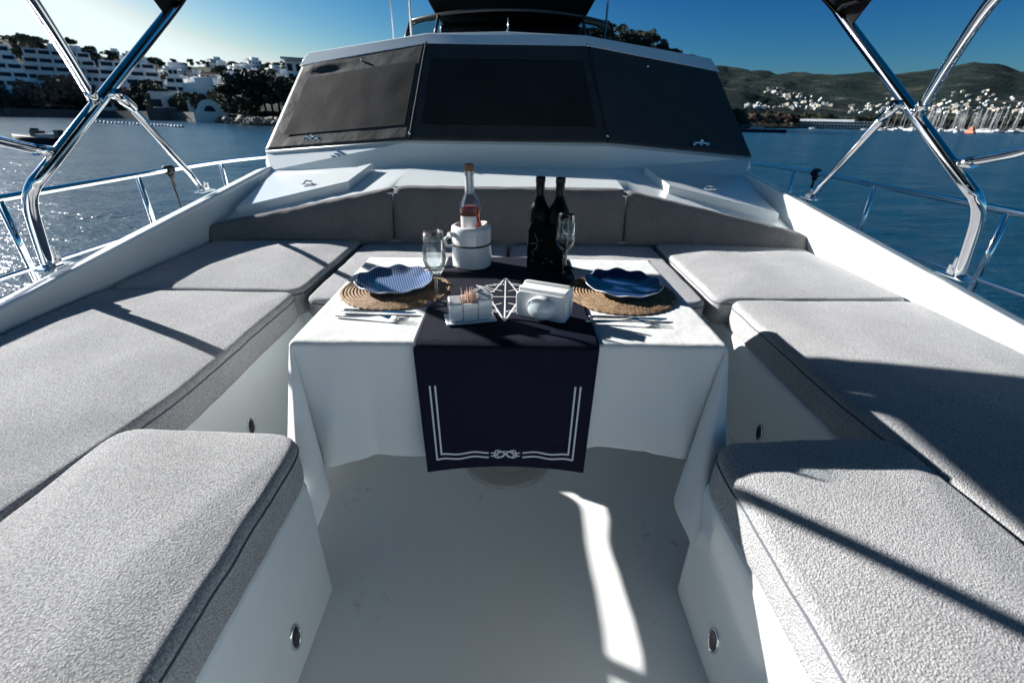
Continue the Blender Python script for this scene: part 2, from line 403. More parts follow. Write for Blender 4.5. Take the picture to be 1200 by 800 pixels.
# hatches
def deck(x, y):
    s = 1 if x > 0 else -1; t = max(0, (abs(x)-xc)/(XI-xc)); y0 = lerp(2.70, 2.62, t); y1 = lerp(3.40, 3.45, t)
    return lerp(lerp(.775, .545, t), lerp(.846, .80, t), (y-y0)/(y1-y0))
for s in (-1, 1):
    pl = [(1.64, 2.80), (.985, 2.93), (.93, 3.32), (1.05, 3.345), (1.64, 3.37)]
    pl = [(s*x, y) for x, y in pl]
    hh = .052
    n = len(pl); mb = MB()
    mb.add([(x, y, deck(x, y)-.01) for x, y in pl]+[(x, y, deck(x, y)+(hh if k < 3 else .02)) for k, (x, y) in enumerate(pl)],
           [tuple(range(n)), tuple(range(n, 2*n))]+[(i, (i+1) % n, n+(i+1) % n, n+i) for i in range(n)])
    ha = mb.build('hatch', 'gel', yacht, .007, 3)
    cx, cy = s*1.26, 2.99; cz = deck(cx, cy)+hh+.002
    mb = MB(); mb.box((cx, cy, cz), (.085, .02, .006), rz=s*-.15); mb.tube([(cx-.03, cy, cz), (cx-.01, cy, cz+.02), (cx+.03, cy, cz+.016)], .005, 8); mb.tube([(cx+.03, cy-.005, cz-.004), (cx+.03, cy-.005, cz+.008)], .010, 12)
    mb.build('latch', 'chrome', ha)
# courtesy lights in the seat bases
def vent(p, s):
    mb = MB(); mb.lathe([(0, .004), (.010, .0045), (.014, .003), (.016, 0)], seg=24, sc=(1, 1)); 
    for q in (mb,):
        q.v = [(p[0]-s*v[2]*1.4, p[1]+v[0]*1.15, p[2]+v[1]*2.0) for v in q.v]
    ve = mb.build('drain_vent', 'darkplastic', yacht)
    mb = MB(); mb.tube([(p[0]-s*.002, p[1]+.0185*cos(t*2*PI/24), p[2]+.033*sin(t*2*PI/24)) for t in range(25)], .0035, 6); mb.build('rim', 'chrome', ve)
vent((-.477, .619, .13), -1); vent((.477, .614, .13), 1); vent((-.90, 1.294, .20), -1); vent((.90, 1.295, .19), 1)
# guard rails
for s in (-1, 1):
    for zz, r, nm in ((.825, .0175, 'guard_rail'), (.508, .011, 'lower_rail')):
        mb = MB(); pts = smoothpath([(s*2.1, -1.0, zz), (s*2.23, .2, zz), (s*2.25, 1.4, zz), (s*2.25, 2.5, zz), (s*2.25, 3.7, zz-.006), (s*2.25, 4.6, zz-.036), (s*2.25, 5.4, zz-.06)], 5)
        mb.tube(pts, r, 12); mb.build(nm, 'chrome', yacht)
    for y in (-.2, .95, 2.08, 2.92, 3.80, 4.7):
        mb = MB(); x = s*2.25 if y > .5 else s*2.22
        mb.tube([(x, y, .37), (x, y, .82-(.03 if y > 4.3 else 0))], .0155, 10); mb.lathe([(.03, 0), (.03, .012), (.016, .02)], (x, y, .38), 12); mb.build('stanchion', 'chrome', yacht)
# ------------------------------------------------------------------ ropes on the rails
for s, y, l in ((-1, 3.20, 'black rope knotted on the left guard rail by the strut foot'), (1, 3.52, 'black rope knotted on the right guard rail behind the strut')):
    z0 = .823; mb = MB()
    for dy in (-.018, 0, .018): mb.tube([(s*2.25+.025*cos(t*PI/6), y+dy+.004*sin(t*PI/3), z0+.022*sin(t*PI/6)) for t in range(13)], .0075, 7)
    mb.ico((s*2.245, y, z0-.035), .02, 2, jit=.2, smooth=True)
    mb.tube(smoothpath([(s*2.245, y, z0-.03), (s*2.255, y+.01, z0-.10), (s*2.24, y-.004, z0-.18), (s*2.25, y+.01, z0-.44)], 5), .006, 7)
    mb.tube(smoothpath([(s*2.24, y, z0-.03), (s*2.265, y+.03, z0-.06), (s*2.26, y+.035, z0-.11)], 5), .006, 7)
    aboard(mb.build('rope', 'rubber', loc=(s*2.25, y, z0)), l, 'rope')

# ================================================================== SUNSHADE (bimini)
bim = thing('sunshade', 'black canvas sunshade on bent polished steel bows over the bow cockpit', 'sunshade')
JX, JY, JZ = 1.60, 2.0, 1.205
def mir(pts, s): return [(s*abs(p[0]) if True else 0, p[1], p[2]) for p in pts]
half = [(1.785, 1.715, .64), (1.755, 1.70, .76), (1.715, 1.68, .87), (1.68, 1.685, .94), (1.648, 1.75, 1.008), (1.57, 2.13, 1.313), (1.50, 2.50, 1.603), (1.44, 2.53, 1.68), (1.28, 2.55, 1.77), (.95, 2.56, 1.87), (.5, 2.56, 1.94)]
path = [(-x, y, z) for x, y, z in half]+[(0, 2.56, 1.96)]+half[::-1]
mb = MB(); mb.tube(smoothpath(path, 7), .0215, 16); mb.build('main_bow', 'chrome', bim)
half = [(JX-.01, JY-.03, JZ+.012), (1.45, 1.76, 1.33), (1.28, 1.50, 1.447), (1.20, 1.36, 1.51), (1.10, 1.24, 1.60), (.9, 1.17, 1.72), (.5, 1.13, 1.80)]
path = [(-x, y, z) for x, y, z in half]+[(0, 1.12, 1.82)]+half[::-1]
mb = MB(); mb.tube(smoothpath(path, 7), .0175, 14); mb.build('second_bow', 'chrome', bim)
half = [(1.645, 1.78, 1.045), (1.64, 1.66, 1.075), (1.61, 1.54, 1.105), (1.56, 1.40, 1.145), (1.52, 1.15, 1.22), (1.46, .6, 1.38), (1.36, 0, 1.54), (1.24, -.6, 1.67), (1.05, -.86, 1.76), (.5, -.98, 1.86)]
path = [(-x, y, z) for x, y, z in half]+[(0, -1.0, 1.87)]+half[::-1]
mb = MB(); mb.tube(smoothpath(path, 7), .0165, 14); mb.build('rear_bow', 'chrome', bim)
def canopy(a, b):
    x = lerp(-1, 1, a); y = lerp(2.53, -1.0, b)  # unseen rear part stretched past the camera to block sky light
    w = interp([(-1, 1.2), (.2, 1.24), (1.1, 1.28), (1.8, 1.41), (2.35, 1.41), (2.53, 1.49)], y)
    zc_ = interp([(.2, 1.89), (1.1, 1.86), (1.8, 1.93), (2.53, 1.99)], y); ze = interp([(.2, 1.62), (1.1, 1.62), (1.8, 1.60), (2.53, 1.622)], y)
    sag = .02*sin(PI*b)*(1-abs(x))
    # the edge dips to the corner, rises quickly inwards
    prof = 1-abs(x)**2.6
    bowy = -.10*math.exp(-((1-abs(x))/.25)**2)*0+ .0
    yy = y-(.06*sin(PI*min(1, (1-abs(x))*1.0))*(1-b) if b < .3 else 0)
    return (x*w, yy+bowy, ze+(zc_-ze)*prof-sag)
mb = MB(); mb.grid(canopy, 60, 40); cn = mb.build('canopy', 'canvas', bim, solid=.006)
mb = MB(); 
for s in (0, 1):
    pts = [canopy(s, t/40) for t in range(41)]; mb.tube([(p[0], p[1], p[2]) for p in pts], .010, 6)
mb.tube([canopy(t/40, 0) for t in range(41)], .012, 6); mb.build('hem', 'canvas', cn)
for s in (-1, 1):
    # corner patch reaching down the pole
    mb = MB(); q = Vector((s*1.50, 2.50, 1.603))
    mb.add([canopy(0 if s < 0 else 1, 0), canopy(.06 if s < 0 else .94, 0), Vector((s*1.53, 2.46, 1.555)), canopy(0 if s < 0 else 1, .1)], [(0, 1, 2), (0, 2, 3)]); mb.build('corner_patch', 'canvas', cn, solid=.012)
    mb = MB(); mb.tube([(s*1.80, 2.80, .775), (s*1.79, 2.75, .80), (s*1.755, 2.66, .865), (s*1.55, 2.06, 1.235)], .0155, 12); st = mb.build('strut', 'chrome', bim)
    # clamps and hinges
    def clamp(p, d, nm='hinge_clamp', L=.085, w=.032):
        p = Vector(p); d = Vector(d).normalized(); mb = MB()
        mb.tube([p-d*L*.5, p+d*L*.5], w*.62, 12); e = p+d*L*.5
        sd = d.cross(Vector((0, 0, 1))).normalized(); mb.tube([e-sd*w*.55, e+sd*w*.55], w*.62, 12); mb.tube([e-sd*w*.75, e+sd*w*.75], w*.22, 8)
        mb.build(nm, 'chrome', bim)
    clamp((s*(JX-.035), JY-.06, JZ+.03), (s*.6, .95, -.4))
    clamp((s*1.56, 2.09, 1.215), (-s*.05, -.6, .42))
    clamp((s*1.645, 1.75, 1.052), (s*.1, .9, -.15))
    for p, q in (((1.785, 1.735, .63), (1.785, 1.735, .69)), ((1.80, 2.81, .75), (1.80, 2.80, .79))):
        mb = MB(); g = zg(p[1]); x = s*p[0]
        mb.box((x, p[1], g+.005), (.055, .12, .008)); mb.box((x-.015, p[1], g+.025), (.006, .05, .05)); mb.box((x+.015, p[1], g+.025), (.006, .05, .05))
        mb.tube([(x-.024, p[1], g+.032), (x+.024, p[1], g+.032)], .008, 8); mb.tube([(x, p[1], g+.02), (x, q[1]+.003, q[2]+.02)], .021 if p[1] < 2 else .016, 12)
        mb.build('deck_mount', 'chrome', bim, .002)

# ================================================================== CUSHIONS
def rounded(poly, r, n=7):
    out = []; N = len(poly)
    for i in range(N):
        p, a, c = Vector(poly[i]).to_2d(), Vector(poly[i-1]).to_2d(), Vector(poly[(i+1) % N]).to_2d()
        u = (a-p).normalized(); w = (c-p).normalized(); rr = min(r, .45*(a-p).length, .45*(c-p).length)
        for k in range(n+1):
            t = k/n; out.append((p+u*rr)*(1-t)**2+2*p*t*(1-t)+(p+w*rr)*t*t)
    # resample evenly
    L = [0]
    for i in range(len(out)): L.append(L[-1]+(out[(i+1) % len(out)]-out[i]).length)
    m = int(L[-1]/.02); res = []; j = 0
    for k in range(m):
        d = L[-1]*k/m
        while L[j+1] < d: j += 1
        t = (d-L[j])/max(1e-9, L[j+1]-L[j]); res.append(out[j].lerp(out[(j+1) % len(out)], t))
    return res
def cushion(poly, label, z0=.405, z1=.522, r=.05, mat='terry', seed=0, puff=.018):
    A = sum(poly[i][0]*poly[(i+1) % len(poly)][1]-poly[(i+1) % len(poly)][0]*poly[i][1] for i in range(len(poly)))
    if A < 0: poly = poly[::-1]
    ring = rounded(poly, r); n = len(ring); c = sum(ring, Vector((0, 0)))/n
    nrm = [Vector(((ring[(i+1) % n]-ring[i-1]).y, -(ring[(i+1) % n]-ring[i-1]).x)).normalized() for i in range(n)]
    R = .024; prof = [(.012, z0), (.002, z0+.012), (0, z0+.035), (.002, z1-R)]
    prof += [(R*(1-cos(t*PI/12)), z1-R+R*sin(t*PI/12)) for t in range(1, 7)]
    mb = MB(); vs = []
    for d, z in prof:
        for i in range(n):
            w = .0025*nz(ring[i].x*4+seed, ring[i].y*4, z*6)+.003*nz(ring[i].x*14+seed, ring[i].y*14, z*12)
            p = ring[i]-nrm[i]*(d-w); vs.append((p.x, p.y, z+.003*nz(ring[i].x*6, ring[i].y*6, seed)))
    base = [ring[i]-nrm[i]*R for i in range(n)]; K = 14
    for k in range(1, K+1):
        t = 1-(1-k/K)**1.0; s = 1-t
        for i in range(n):
            p = c+(base[i]-c)*max(s, .001); e = 1-(1-t)**2
            vs.append((p.x, p.y, z1+puff*min(1, e*1.15)+.004*nz(p.x*5, p.y*5, seed)*min(1, t*4)))
    rows = len(vs)//n; fs = [(j*n+i, j*n+(i+1) % n, (j+1)*n+(i+1) % n, (j+1)*n+i) for j in range(rows-1) for i in range(n)]
    mb.add(vs, fs, True); mb.f.append(tuple(range((rows-1)*n, rows*n))); mb.sm.append(True)
    mb.f.append(tuple(range(n-1, -1, -1))); mb.sm.append(False)
    o = mb.build('seat_cushion', mat, loc=(c.x, c.y, z0))
    aboard(o, label, 'cushion', 'seat cushions round the cockpit')
    pip = MB(); pts = [(vs[3*n+i][0]+nrm[i].x*.001, vs[3*n+i][1]+nrm[i].y*.001, vs[3*n+i][2]) for i in range(n)]; pts.append(pts[0])
    pip.tube(pts, .0028, 5); q = pip.build('piping', 'piping'); q.data.transform(Matrix.Translation(-Vector((c.x, c.y, z0)))); q.parent = o
    return o
cushion([(-.945, -.35), (-.470, -.35), (-.470, .862), (-.93, .885)], 'near grey terry seat cushion in the lower left of the cockpit', r=.085, seed=1)
cushion([(.960, -.35), (.470, -.35), (.470, .842), (.93, .87)], 'near grey terry seat cushion in the lower right, crossed by a thin pole shadow', r=.085, seed=2)
cushion([(-1.685, -.35), (-.965, -.35), (-.935, .62), (-.874, 1.0), (-.872, 1.785), (-1.685, 1.80)], 'long grey seat cushion along the left bulwark', r=.07, seed=3)
cushion([(1.685, -.35), (.975, -.35), (.945, .62), (.903, 1.0), (.903, 1.745), (1.685, 1.755)], 'long grey seat cushion along the right bulwark, half in dark shade', r=.07, seed=4)
cushion([(-1.685, 1.812), (-.868, 1.79), (-.856, 2.64), (-1.685, 2.60)], 'grey corner seat cushion behind the left of the table', r=.06, seed=5)
cushion([(1.685, 1.767), (.855, 1.74), (.86, 2.65), (1.685, 2.58)], 'grey corner seat cushion behind the right of the table', r=.06, seed=6)
cushion([(-.842, 1.745), (-.012, 1.745), (-.008, 2.655), (-.842, 2.64)], 'grey seat cushion behind the table, left of the centre seam', z1=.503, puff=.012, r=.06, seed=7)
cushion([(.832, 1.745), (.006, 1.745), (.008, 2.655), (.842, 2.65)], 'grey seat cushion behind the table, right of the centre seam', z1=.503, puff=.012, r=.06, seed=8)
def backrest(fl, fr, tl, tr, th, label, seed):
    fl, fr, tl, tr = map(Vector, (fl, fr, tl, tr)); back = Vector((0, th, 0))
    def P3(a, b, c): return fl.lerp(fr, a).lerp(tl.lerp(tr, a), b)+back*c
    # superellipse-like wrapped section swept along the backrest
    n = 40; m = 36; mb = MB(); vs = []
    for i in range(n+1):
        a = i/n; endk = min(1, min(a, 1-a)*n/2.2); k = .90+.10*math.sqrt(max(0, 1-(1-endk)**2))
        for j in range(m):
            t = 2*PI*j/m; e = .30
            cx = math.copysign(abs(cos(t))**e, cos(t)); cz = math.copysign(abs(sin(t))**e, sin(t))
            p = P3(a, .5+.5*cz*k, .5+.5*cx*k)
            wr = .010*nz(a*7+seed, cz*1.5, 2)+.006*nz(a*20+seed, cz*5+a*14, 5)+.008*max(0, nz(a*9-cz*2.5, a*26+cz*5, seed))
            bulge = .012*(1-abs(cz)**2)*(1-(2*a-1)**6)*(-1 if cx < 0 else 0)
            vs.append((p.x, p.y+wr+bulge, p.z+.003*nz(a*16, cx, seed)))
    fs = [(i*m+j, i*m+(j+1) % m, (i+1)*m+(j+1) % m, (i+1)*m+j) for i in range(n) for j in range(m)]
    mb.add(vs, fs, True); mb.f.append(tuple(range(m-1, -1, -1))); mb.sm.append(False); mb.f.append(tuple(range(n*m, (n+1)*m))); mb.sm.append(False)
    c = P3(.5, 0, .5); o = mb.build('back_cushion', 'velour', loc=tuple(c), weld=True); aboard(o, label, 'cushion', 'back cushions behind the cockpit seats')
backrest((-1.70, 2.555, .508), (-.668, 2.615, .508), (-1.70, 2.60, .600), (-.668, 2.70, .800), .10, 'left grey back cushion, sloping down to the left bulwark', 11)
backrest((-.660, 2.615, .508), (.668, 2.625, .508), (-.660, 2.70, .805), (.668, 2.70, .805), .10, 'wide middle grey back cushion behind the bottles', 12)
backrest((.676, 2.615, .508), (1.70, 2.52, .508), (.676, 2.70, .800), (1.70, 2.58, .590), .10, 'right grey back cushion, sloping down to the right bulwark', 13)
# ================================================================== TABLE AND WHAT STANDS ON IT
TX, TY, HX, HY, TZ = .005, 1.297, .509, .338, .712
tab = thing('table', 'fixed cockpit table on a round floor plate, hidden under a white cloth', 'table', (TX, TY, 0))
mb = MB(); mb.box((TX, TY, TZ-.022), (2*HX-.01, 2*HY-.01, .03)); mb.build('tabletop', 'gel', tab, .008)
mb = MB(); mb.lathe([(.11, .012), (.06, .03), (.05, .06), (.05, .66), (.1, .685)], (0, 1.375, 0), 32); mb.build('pedestal', 'steel', tab)
mb = MB(); mb.lathe([(.168, .001), (.168, .010), (.16, .014), (0, .014)], (0, 1.375, 0), 48); bp = mb.build('floor_plate', M('plate_gelcoat', (.40, .40, .39), .4), tab)
for k in range(8): mb = MB(); mb.lathe([(.0095, .013), (.0095, .017), (0, .018)], (.14*cos(k*PI/4+.35), 1.375+.14*sin(k*PI/4+.35), 0), 10); mb.build('bolt', 'darkplastic', bp)
mb = MB(); mb.tube([(.170*cos(t*PI/24), 1.375+.170*sin(t*PI/24), .003) for t in range(49)], .0042, 6); mb.build('seal', 'piping', bp)

def arc(e, rr=.009):
    if e < rr*PI/2: return rr*sin(e/rr), rr*(1-cos(e/rr))
    return rr, rr+(e-rr*PI/2)
def cloth(u, v, off=0):
    ex = max(abs(u)-HX, 0); ey = max(abs(v)-HY, 0); sx = 1 if u > 0 else -1; sy = 1 if v > 0 else -1
    bx = max(-HX, min(HX, u)); by = max(-HY, min(HY, v))
    if ex == 0 and ey == 0:
        w = .0016*nz(u*9, v*9, 3)+.0022*max(0, nz(u*5+v*7, v*3-u*4, 9))
        w *= min(1, 30*min(HX-abs(u), HY-abs(v)))
        return Vector((TX+u, TY+v, TZ+w+off))
    e = math.hypot(ex, ey); out, down = arc(e); t = e/.33
    rip = (.017*sin(bx*13+1)+.008*sin(bx*31+2)+.012*nz(bx*5, 1, 2)+.022*math.exp(-((abs(bx)-.41-.05*t)/.035)**2)-.012*math.exp(-((abs(bx)-.34)/.03)**2))*t if ey > 0 else (.010*sin(by*15)+.008*nz(by*9, 4, 1))*t
    fl = (.045 if v > HY else .012)*t
    if ex == 0: return Vector((TX+bx, TY+by+sy*(out+max(-.008, rip)+fl+off), TZ-down))
    if ey == 0: return Vector((TX+bx+sx*(out+max(-.008, rip)+fl*2.2+off), TY+by, TZ-down))
    ph = math.atan2(ey, ex); k = (sin(2*ph)**1.2)*(.27 if sx < 0 else .36)*e
    if sy < 0: fd = Vector((-sx*(.2 if sx < 0 else .5), -.9, 0))
    else: fd = Vector((sx*.7, .7, 0))
    wav = .010*sin(ph*9)*t*sin(2*ph); sw = .034*sin(4*ph)*t if sy < 0 else 0
    ripc = max(-.008, rip)*(1-sin(2*ph))
    h = Vector((sx*cos(ph), sy*sin(ph), 0))*(out+fl*lerp(2.2, 1, sin(ph)**2)+wav+ripc)+fd*k+Vector((fd.y, -fd.x, 0))*sw*sx*-1
    dn = math.sqrt(max(0, down*down-k*k*.9))
    return Vector((TX+bx+h.x, TY+by+h.y, TZ-dn))
def LF(u): return .325+.008*sin(u*21)+.055*max(0, min(1, (abs(u)-HX+.04)/.14))+.012*nz(u*4, 2, 1)+(.01 if u < 0 else -.012)
mb = MB(); NU, NV = 230, 190; L = .325
def cfn(a, b):
    v = lerp(-HY-LF(lerp(-HX-L, HX+L, a)), HY+L, b); cr = max(0, min(1, (-v-.30)/.2)); u = lerp(-HX-L+.004-.045*cr, HX+L-.03+.05*cr, a); return cloth(u, v)
mb.grid(cfn, NU, NV); tc_ = mb.build('tablecloth', 'linen', loc=(TX, TY, TZ), solid=.0012)
aboard(tc_, 'white linen tablecloth hanging in folds over the cockpit table', 'tablecloth')
# runner: x across, s along from the back edge over the front
RX0, RX1 = -.226, .210
def run(u, s, off=.0045):                   # u in metres table coords, s = v coordinate
    if s < -HY:
        d = -HY-s; k = d/.38; p = cloth(u, s, 0)
        cx = (RX0+RX1)/2; x = TX+cx-.008+(u+.008-cx)*(1-.10*k) if False else TX+u*(1-.09*k)
        curl = .010*k*((u/.2)**2)
        o2, dn = arc(d)
        return Vector((x, TY-HY-(o2+.040*k+.012+curl)-off+.006, TZ-dn-.012*k*k*((u+.01)/.2)**2))
    p = cloth(u, min(s, HY+.2), 0); return Vector((p.x, p.y, p.z+off)) if s <= HY else Vector((p.x, p.y+off, p.z+off))
mb = MB(); mb.grid(lambda a, b: run(lerp(RX0, RX1, a), lerp(-HY-.337, HY+.03, b)), 60, 200)
rn = mb.build('table_runner', 'navy', loc=(TX, TY, TZ), solid=.0015)
aboard(rn, 'navy blue table runner with a white compass star and knot border', 'table runner')
def ribbon(mb, pts, w, off=.0056):          # pts in (u, s)
    n = len(pts); vs = []
    for i, (u, s) in enumerate(pts):
        a = Vector(pts[max(0, i-1)]).to_2d(); b = Vector(pts[min(n-1, i+1)]).to_2d(); d = (b-a).normalized(); q = Vector((-d.y, d.x))*w/2
        vs += [run(u+q.x, s+q.y, off), run(u-q.x, s-q.y, off)]
    mb.add(vs, [(2*i, 2*i+1, 2*i+3, 2*i+2) for i in range(n-1)])
def seg(a, b, n=14): return [(lerp(a[0], b[0], t/n), lerp(a[1], b[1], t/n)) for t in range(n+1)]
mb = MB(); F0 = -HY
for d in (0, .013):
    xl, xr = -.196+d, .176-d; bot = F0-.306+d
    ribbon(mb, seg((xl, F0-.106), (xl, bot)), .0045); ribbon(mb, seg((xr, F0-.106), (xr, bot)), .0045)
    ribbon(mb, [(x, bot+.0022*sin((x+.2)*75)) for x in [xl+t*(-.055-xl)/16 for t in range(17)]], .0045)
    ribbon(mb, [(x, bot+.0022*sin((x+.2)*75)) for x in [.038+t*(xr-.038)/16 for t in range(17)]], .0045)
# knot emblem
kc = (-.009, F0-.299)
def kn(ph, A=.030, B=.011, off=0): return [(kc[0]+A*sin(t*2*PI/40)*(1+.0*t), kc[1]+B*sin(2*t*2*PI/40+ph)+off) for t in range(41)]
ribbon(mb, kn(0), .0036); ribbon(mb, kn(PI/2, .033, .008), .0030, .0059)
for sgn in (-1, 1): ribbon(mb, [(kc[0]+sgn*(.013+.010*cos(t*2*PI/20)), kc[1]+.009*sin(t*2*PI/20)) for t in range(21)], .0030, .0062)
for sgn in (-1, 1):
    for d in (-.006, .004): ribbon(mb, seg((kc[0]+sgn*.026, kc[1]+d*.6), (kc[0]+sgn*.040, kc[1]+d)), .0032)
mb_ = mb; o = mb.build('border_print', 'stitch'); o.data.transform(Matrix.Translation(-Vector((TX, TY, TZ)))); o.parent = rn
mb = MB()
# compass star on the top
cx, cy = -.014, 1.238-TY
tips = [(0, .172), (.150, 0), (0, -.172), (-.150, 0)]; inn = [(.036, .040), (.036, -.040), (-.036, -.040), (-.036, .040)]
for k in range(4):
    t = (cx+tips[k][0], cy+tips[k][1]); i1 = (cx+inn[k][0], cy+inn[k][1]); i0 = (cx+inn[k-1][0], cy+inn[k-1][1])
    ribbon(mb, seg(t, i1), .0045); ribbon(mb, seg(t, i0), .0045); ribbon(mb, seg(t, (cx, cy)), .004, .0059)
    d = (cx+inn[k][0]*2.5, cy+inn[k][1]*2.4)
    ribbon(mb, seg(d, (cx+inn[k][0]*.9, cy+inn[k][1]*.9)), .0035, .0062)
    for (p, q) in ((inn[k][0]*1.0, inn[k][1]*.25), (inn[k][0]*.25, inn[k][1]*1.2)): ribbon(mb, seg(d, (cx+p, cy+q)), .0035)
for r in (.098, .108):
    for q in range(8): ribbon(mb, [(cx+r*cos(t*PI/60+q*PI/4+.1), cy+r*1.05*sin(t*PI/60+q*PI/4+.1)) for t in range(11)], .003)
for q in range(24):
    a = q*PI/12+.06; ribbon(mb, seg((cx+.098*cos(a), cy+.103*sin(a)), (cx+.108*cos(a), cy+.113*sin(a)), 2), .003)
o = mb.build('star_print', 'stitch'); o.data.transform(Matrix.Translation(-Vector((TX, TY, TZ)))); o.parent = rn

ZT = TZ+.002
def mat_(c, label):
    mb = MB(); R = .165; K = 84; N = 170; vs = []
    for i in range(K+1):
        r = R*i/K
        for k in range(N):
            a = 2*PI*k/N; rr = r
            ring = abs(sin(PI*r/.0095)); br = .5+.5*sin(a*max(6, round(r*2*PI/.011))+(int(r/.0095) % 2)*PI)
            z = .003+.0038*ring*(.45+.55*br) if i < K else .001
            if i > K-3: rr += .0015*sin(a*46)
            vs.append((c[0]+rr*cos(a), c[1]+rr*sin(a), ZT+z))
    mb.add(vs, [(i*N+k, i*N+(k+1) % N, (i+1)*N+(k+1) % N, (i+1)*N+k) for i in range(K) for k in range(N)], True)
    aboard(mb.build('placemat', 'straw', loc=(c[0], c[1], ZT)), label, 'placemat', 'round woven placemats')
mat_((-.336, 1.300), 'round woven straw placemat at the left place setting')
mat_((.335, 1.283), 'round woven straw placemat at the right place setting')
def plate(c, label, mat, rz):
    t = thing('plate', label, 'plate', (c[0], c[1], ZT+.008), 'wavy edged blue plates')
    R = .114; N = 160; K = 18; vs = []
    def z_(r, a):
        q = r/R; base = .004 if q < .55 else .004+.018*((q-.55)/.45)**1.6
        return base+.0032*max(0, q-.6)/.4*sin(10*a+rz)
    for side in (0, 1):
        for i in range(K+1):
            r = R*i/K
            for k in range(N):
                a = 2*PI*k/N; rr = r*(1+.025*(i/K)**3*sin(10*a+rz)); vs.append((rr*cos(a), rr*sin(a), z_(r, a)-side*.005))
    fs = [(i*N+k, i*N+(k+1) % N, (i+1)*N+(k+1) % N, (i+1)*N+k) for i in range(K) for k in range(N)]
    o2 = (K+1)*N; fs += [tuple(x+o2 for x in f[::-1]) for f in fs]; fs += [(K*N+k, K*N+(k+1) % N, o2+K*N+(k+1) % N, o2+K*N+k) for k in range(N)]
    mb = MB(); mb.add(vs, fs, True); me = mb.build('dish', mat, None); me.parent = t
    mb = MB(); pts = [(R*(1+.025*sin(10*a+rz))*cos(a), R*(1+.025*sin(10*a+rz))*sin(a), z_(R, a)-.0015) for a in [2*PI*k/N for k in range(N+1)]]
    mb.tube(pts, .0016, 5); q = mb.build('painted_rim', 'rim', None); q.parent = t
    t.rotation_euler = (rad(2), 0, .3); return t
plate((-.346, 1.320), 'wavy edged blue plate with fine white lattice, left setting in sun', 'plate', .5)
plate((.347, 1.308), 'wavy edged blue plate with shade in its darker colours, right setting beyond the navy runner', 'plate_shade', 2.0)
def flute(c, label):
    t = thing('wine_glass', label, 'glass', (c[0], c[1], ZT+.003), 'stemmed wine glasses')
    outer = [(.0335, 0), (.034, .0015), (.030, .0028), (.012, .006), (.0045, .012), (.0038, .03), (.0038, .078), (.006, .088), (.016, .097), (.026, .112), (.0305, .130), (.0300, .155), (.0272, .185), (.0255, .208)]
    inner = [(.0247, .208), (.0263, .185), (.029, .155), (.0294, .131), (.025, .114), (.015, .101), (.0001, .094)]
    mb = MB(); mb.lathe([(.0001, 0)]+outer+inner, seg=48); me = mb.build('bowl', 'glass', None, weld=True); me.parent = t; t.scale = (1, 1, .975); return t
flute((-.197, 1.181), 'empty stemmed glass beside the left plate')
flute((.178, 1.417), 'empty stemmed glass beside the black bottle carrier')
# bottle cooler
t = thing('bottle_cooler', 'white cylindrical bottle cooler with black strap on the runner', 'cooler', (-.127, 1.545, ZT+.003))
P0 = Vector(t.location)
mb = MB(); mb.lathe([(.0001, 0), (.062, 0), (.067, .004), (.068, .012), (.068, .135), (.066, .146), (.058, .151), (.050, .150), (.046, .142), (.046, .02), (.0001, .02)], P0, 48); mb.build('body', 'ceramic', t)
mb = MB(); mb.tube([(P0.x+.069*cos(a*PI/20), P0.y+.069*sin(a*PI/20), P0.z+.088+.004*sin(a*PI/20)) for a in range(41)], .0034, 7); mb.build('strap', 'rubber', t)
mb = MB(); mb.tube(smoothpath([P0+Vector((-.052, -.046, .122)), P0+Vector((-.078, -.052, .115)), P0+Vector((-.084, -.05, .098)), P0+Vector((-.074, -.05, .084)), P0+Vector((-.055, -.046, .086))], 5), .0052, 8)
mb.tube([P0+Vector((-.056, -.04, .125)), P0+Vector((-.070, -.055, .125))], .010, 10); mb.build('handle', 'ceramic', t)
mb = MB(); mb.tube(smoothpath([P0+Vector((.03, -.05, .150)), P0+Vector((.052, -.02, .156)), P0+Vector((.052, .02, .154)), P0+Vector((.03, .045, .150))], 4), .004, 8); mb.build('rope', 'ceramic', t)
t.scale = (1, 1, .93)
# rose bottle
bz = ZT+.008; B = Vector((-.129, 1.545, bz))
t = thing('wine_bottle', 'clear bottle of rose wine standing in the white cooler', 'bottle', B)
po = [(.0001, 0), (.034, .0), (.037, .006), (.037, .178), (.034, .200), (.024, .222), (.016, .238), (.0138, .255), (.0135, .290), (.0150, .292), (.0150, .300), (.0125, .302)]
pi_ = [(.0105, .302), (.0105, .256), (.013, .238), (.021, .221), (.031, .199), (.0342, .178), (.0342, .010), (.0001, .008)]
mb = MB(); mb.lathe(po+pi_, B, 48); mb.build('glass', 'glass', t, weld=True)
mb = MB(); mb.lathe([(.0001, .0085), (.0347, .0105), (.0347, .180), (.0318, .196), (.0001, .196)], B, 48); mb.build('wine', 'rose', t, weld=True)
mb = MB(); mb.grid(lambda a, b: (B.x+.0375*cos(lerp(-2.5, -.9, a)), B.y+.0375*sin(lerp(-2.5, -.9, a)), B.z+lerp(.09, .168, b)), 20, 1); mb.build('label', 'label', t)
mb = MB(); mb.lathe([(.0150, .303), (.0155, .325), (.0115, .327), (.0001, .327)], B, 20); mb.build('cork', 'cork', t)
mb = MB(); mb.lathe([(.0158, .235), (.0146, .256), (.0142, .289), (.0155, .304)], B, 24); mb.build('neck_foil', M('silver_foil', (.45, .46, .48), .35, .8), t)
